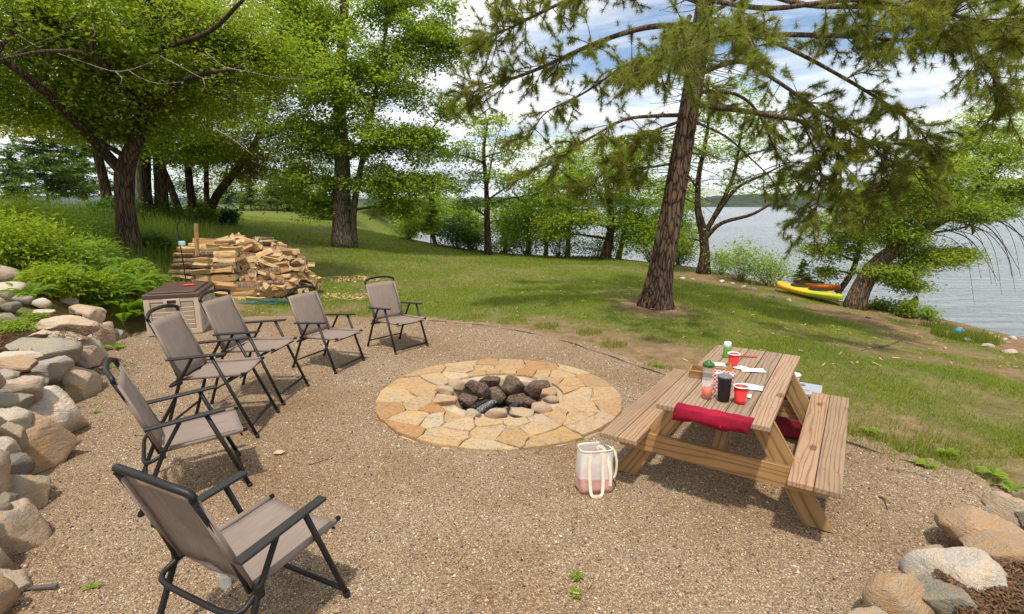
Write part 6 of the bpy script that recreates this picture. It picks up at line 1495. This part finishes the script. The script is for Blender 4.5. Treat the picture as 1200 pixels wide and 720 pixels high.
c = G(327, 531, .012); o = build("dry_leaf", [[-.05, -.01, .0], [-.02, -.035, .012], [.03, -.03, .008], [.06, .0, .02], [.03, .03, .006], [-.02, .03, .016]], [[[0, 1, 4, 5], [1, 2, 3, 4]]], plain("dry_leaf_skin", (.50, .34, .18), .8, .2)); o.location = c; tag(o, "curled pale dry leaf on the gravel right of the second chair's feet", "leaf")
def stick(u0, v0, u1, v1, r, label, z=.012, mat=BK_GREY, nm="stick", bend=.03):
    a = G(u0, v0, z) if z is not None else land_hit(u0, v0); b = G(u1, v1, z) if z is not None else land_hit(u1, v1); m = (a + b) / 2 + [bend, bend, .005]
    o = MB().add(*tubes(curve([a, m, b], 10) - a, np.linspace(r, r * .5, 10), 6)).build(nm, mat, smooth=True); o.location = a; tag(o, label, nm.replace("_", " "), "sticks on the ground"); return o
stick(1038, 549, 1098, 563, .006, "thin straight pale twig on the gravel right of the bench", mat=BK_PALE); stick(1030, 582, 1040, 597, .005, "short dark twig on the gravel between bench and boulders"); stick(1160, 568, 1186, 580, .008, "dark twig by the weeds above the right boulders", .03)
stick(1010, 411, 1050, 402, .014, "bare fallen branch lying on the lawn right of the table", None, BK_GREY, "fallen_branch"); stick(1030, 409, 1062, 396, .010, "second thin fallen branch on the lawn, curving up to the right", None, BK_GREY, "fallen_branch", -.1)
stick(362, 545, 398, 536, .004, "hair-thin twig on the gravel right of the second chair", .01)
m = MB(); V = [[-.10, -.012, 0], [.11, -.012, 0], [.11, .012, 0], [-.10, .012, 0], [-.10, -.012, .006], [.11, -.012, .02], [.11, .012, .02], [-.10, .012, .006]]
m.add(V, [BOXF]); m.add(*box((-.10, .03, .012), (.02, .10, .03), .3)); o = m.build("plastic_strip", plain("dark_plastic_strip", (.10, .085, .075), .7, .2), bevel=.004); o.location = G(42, 690, .01); o.rotation_euler = (0, 0, .1); tag(o, "bent piece of dark edging plastic lying by the lowest left boulders", "plastic strip")
# stump, driftwood, shore stones, blue bucket
b = land_hit(1064, 371); o = MB().add(*tubes(curve([b + [0, 0, -.1], b + [.03, 0, .18], b + [.13, .03, .36], b + [.16, .02, .5]], 10), np.array([.16, .15, .13, .12, .11, .10, .09, .07, .05, .02]), 9)).build("stump", BK_DARK, smooth=True); tag(o, "dark broken stump leaning on the shore right of the leaning tree", "stump")
def lone_rock(u, v, w, h, col, label, grp, key, nm="shore_stone", cat="stone"):
    c = land_hit(u, v + h * .4); s = fdepth(c) / FPX / 2; o = rock(None, key % 11, M_ROCK[col], c + [0, 0, h * s * .5], (w * s * 1.1, w * s * .8, h * s * 1.2), rz=key * .7, sub=2, name=nm); o.name = nm; tag(o, label, cat, grp)
SG = "stones on the shore"
for i, (u, v, w, h, col, lab) in enumerate([(1157, 404, 13, 7, 'cream', "pale round stone on the grassy shore, largest of those by the tall grass"), (1183, 411, 20, 7, 'pink', "flat tan stone at the right shore where the lawn ends"), (1180, 392, 12, 4, 'dark', "dark flat stone at the water's edge on the right"), (1187, 397, 8, 5, 'cream', "white shore stone just below the dark flat one"), (1176, 397, 8, 5, 'cream', "white shore stone left of its equally white neighbour"),
    (1195, 396, 8, 6, 'cream', "pale shore stone at the very right picture edge"), (1181, 401, 8, 3, 'tan', "thin pale stone below the row of white shore stones"), (1161, 391, 6, 4, 'tan', "small brown stone at the end of the shore grass"), (1134, 398, 11, 6, 'grey', "grey stone just right of the blue bucket"), (1110, 390, 10, 6, 'tan', "tan stone left of the blue bucket"), (1168, 395, 8, 5, 'cream', "pale stone between shore grass and the white pair"),
    (846, 330, 8, 4, 'cream', "small pale stone on the bank path, right of the many-limbed tree"), (858, 332, 7, 4, 'tan', "tan stone on the bank path below the airy bush"), (872, 336, 7, 4, 'cream', "pale stone on the bank path left of the kayak"), (884, 339, 8, 5, 'grey', "grey stone on the bank path left of the kayak bow"), (905, 346, 8, 5, 'dark', "dark stone just below the kayak bow"), (925, 351, 9, 5, 'pink', "pinkish stone below the yellow kayak"), (800, 326, 6, 3, 'cream', "little pale stone right of the big pine's trunk"), (812, 327, 6, 3, 'tan', "little tan stone at the many-limbed tree's foot"), (1017, 371, 9, 3, 'dark', "flat dark stone on the lawn right of the leaning trunk"), (1108, 408, 5, 3, 'cream', "tiny white stone on the lawn below the blue bucket")]):
    lone_rock(u, v, w, h, col, lab, SG, i)
c = land_hit(1121, 394); t = thing("toy_bucket", "small blue bucket with an orange rim lying by the shore grass", "bucket", c + [0, 0, .05], .5)
V, F = lathe([(0, 0), (.065, 0), (.085, .15), (.080, .15), (.06, .008), (0, .008)], 18); V = np.stack([V[:, 2] - .07, V[:, 0], V[:, 1] + .04], -1); MB().add(V, F).build("bucket_body", plain("bright_blue_plastic", (.02, .28, .62), .4, .1), t, smooth=True)
V, F = lathe([(.083, .145), (.09, .147), (.09, .157), (.08, .157), (.083, .145)], 18); V = np.stack([V[:, 2] - .07, V[:, 0], V[:, 1] + .04], -1); MB().add(V, F).build("rim", plain("orange_plastic", (.70, .22, .04), .4, .1), t, smooth=True)
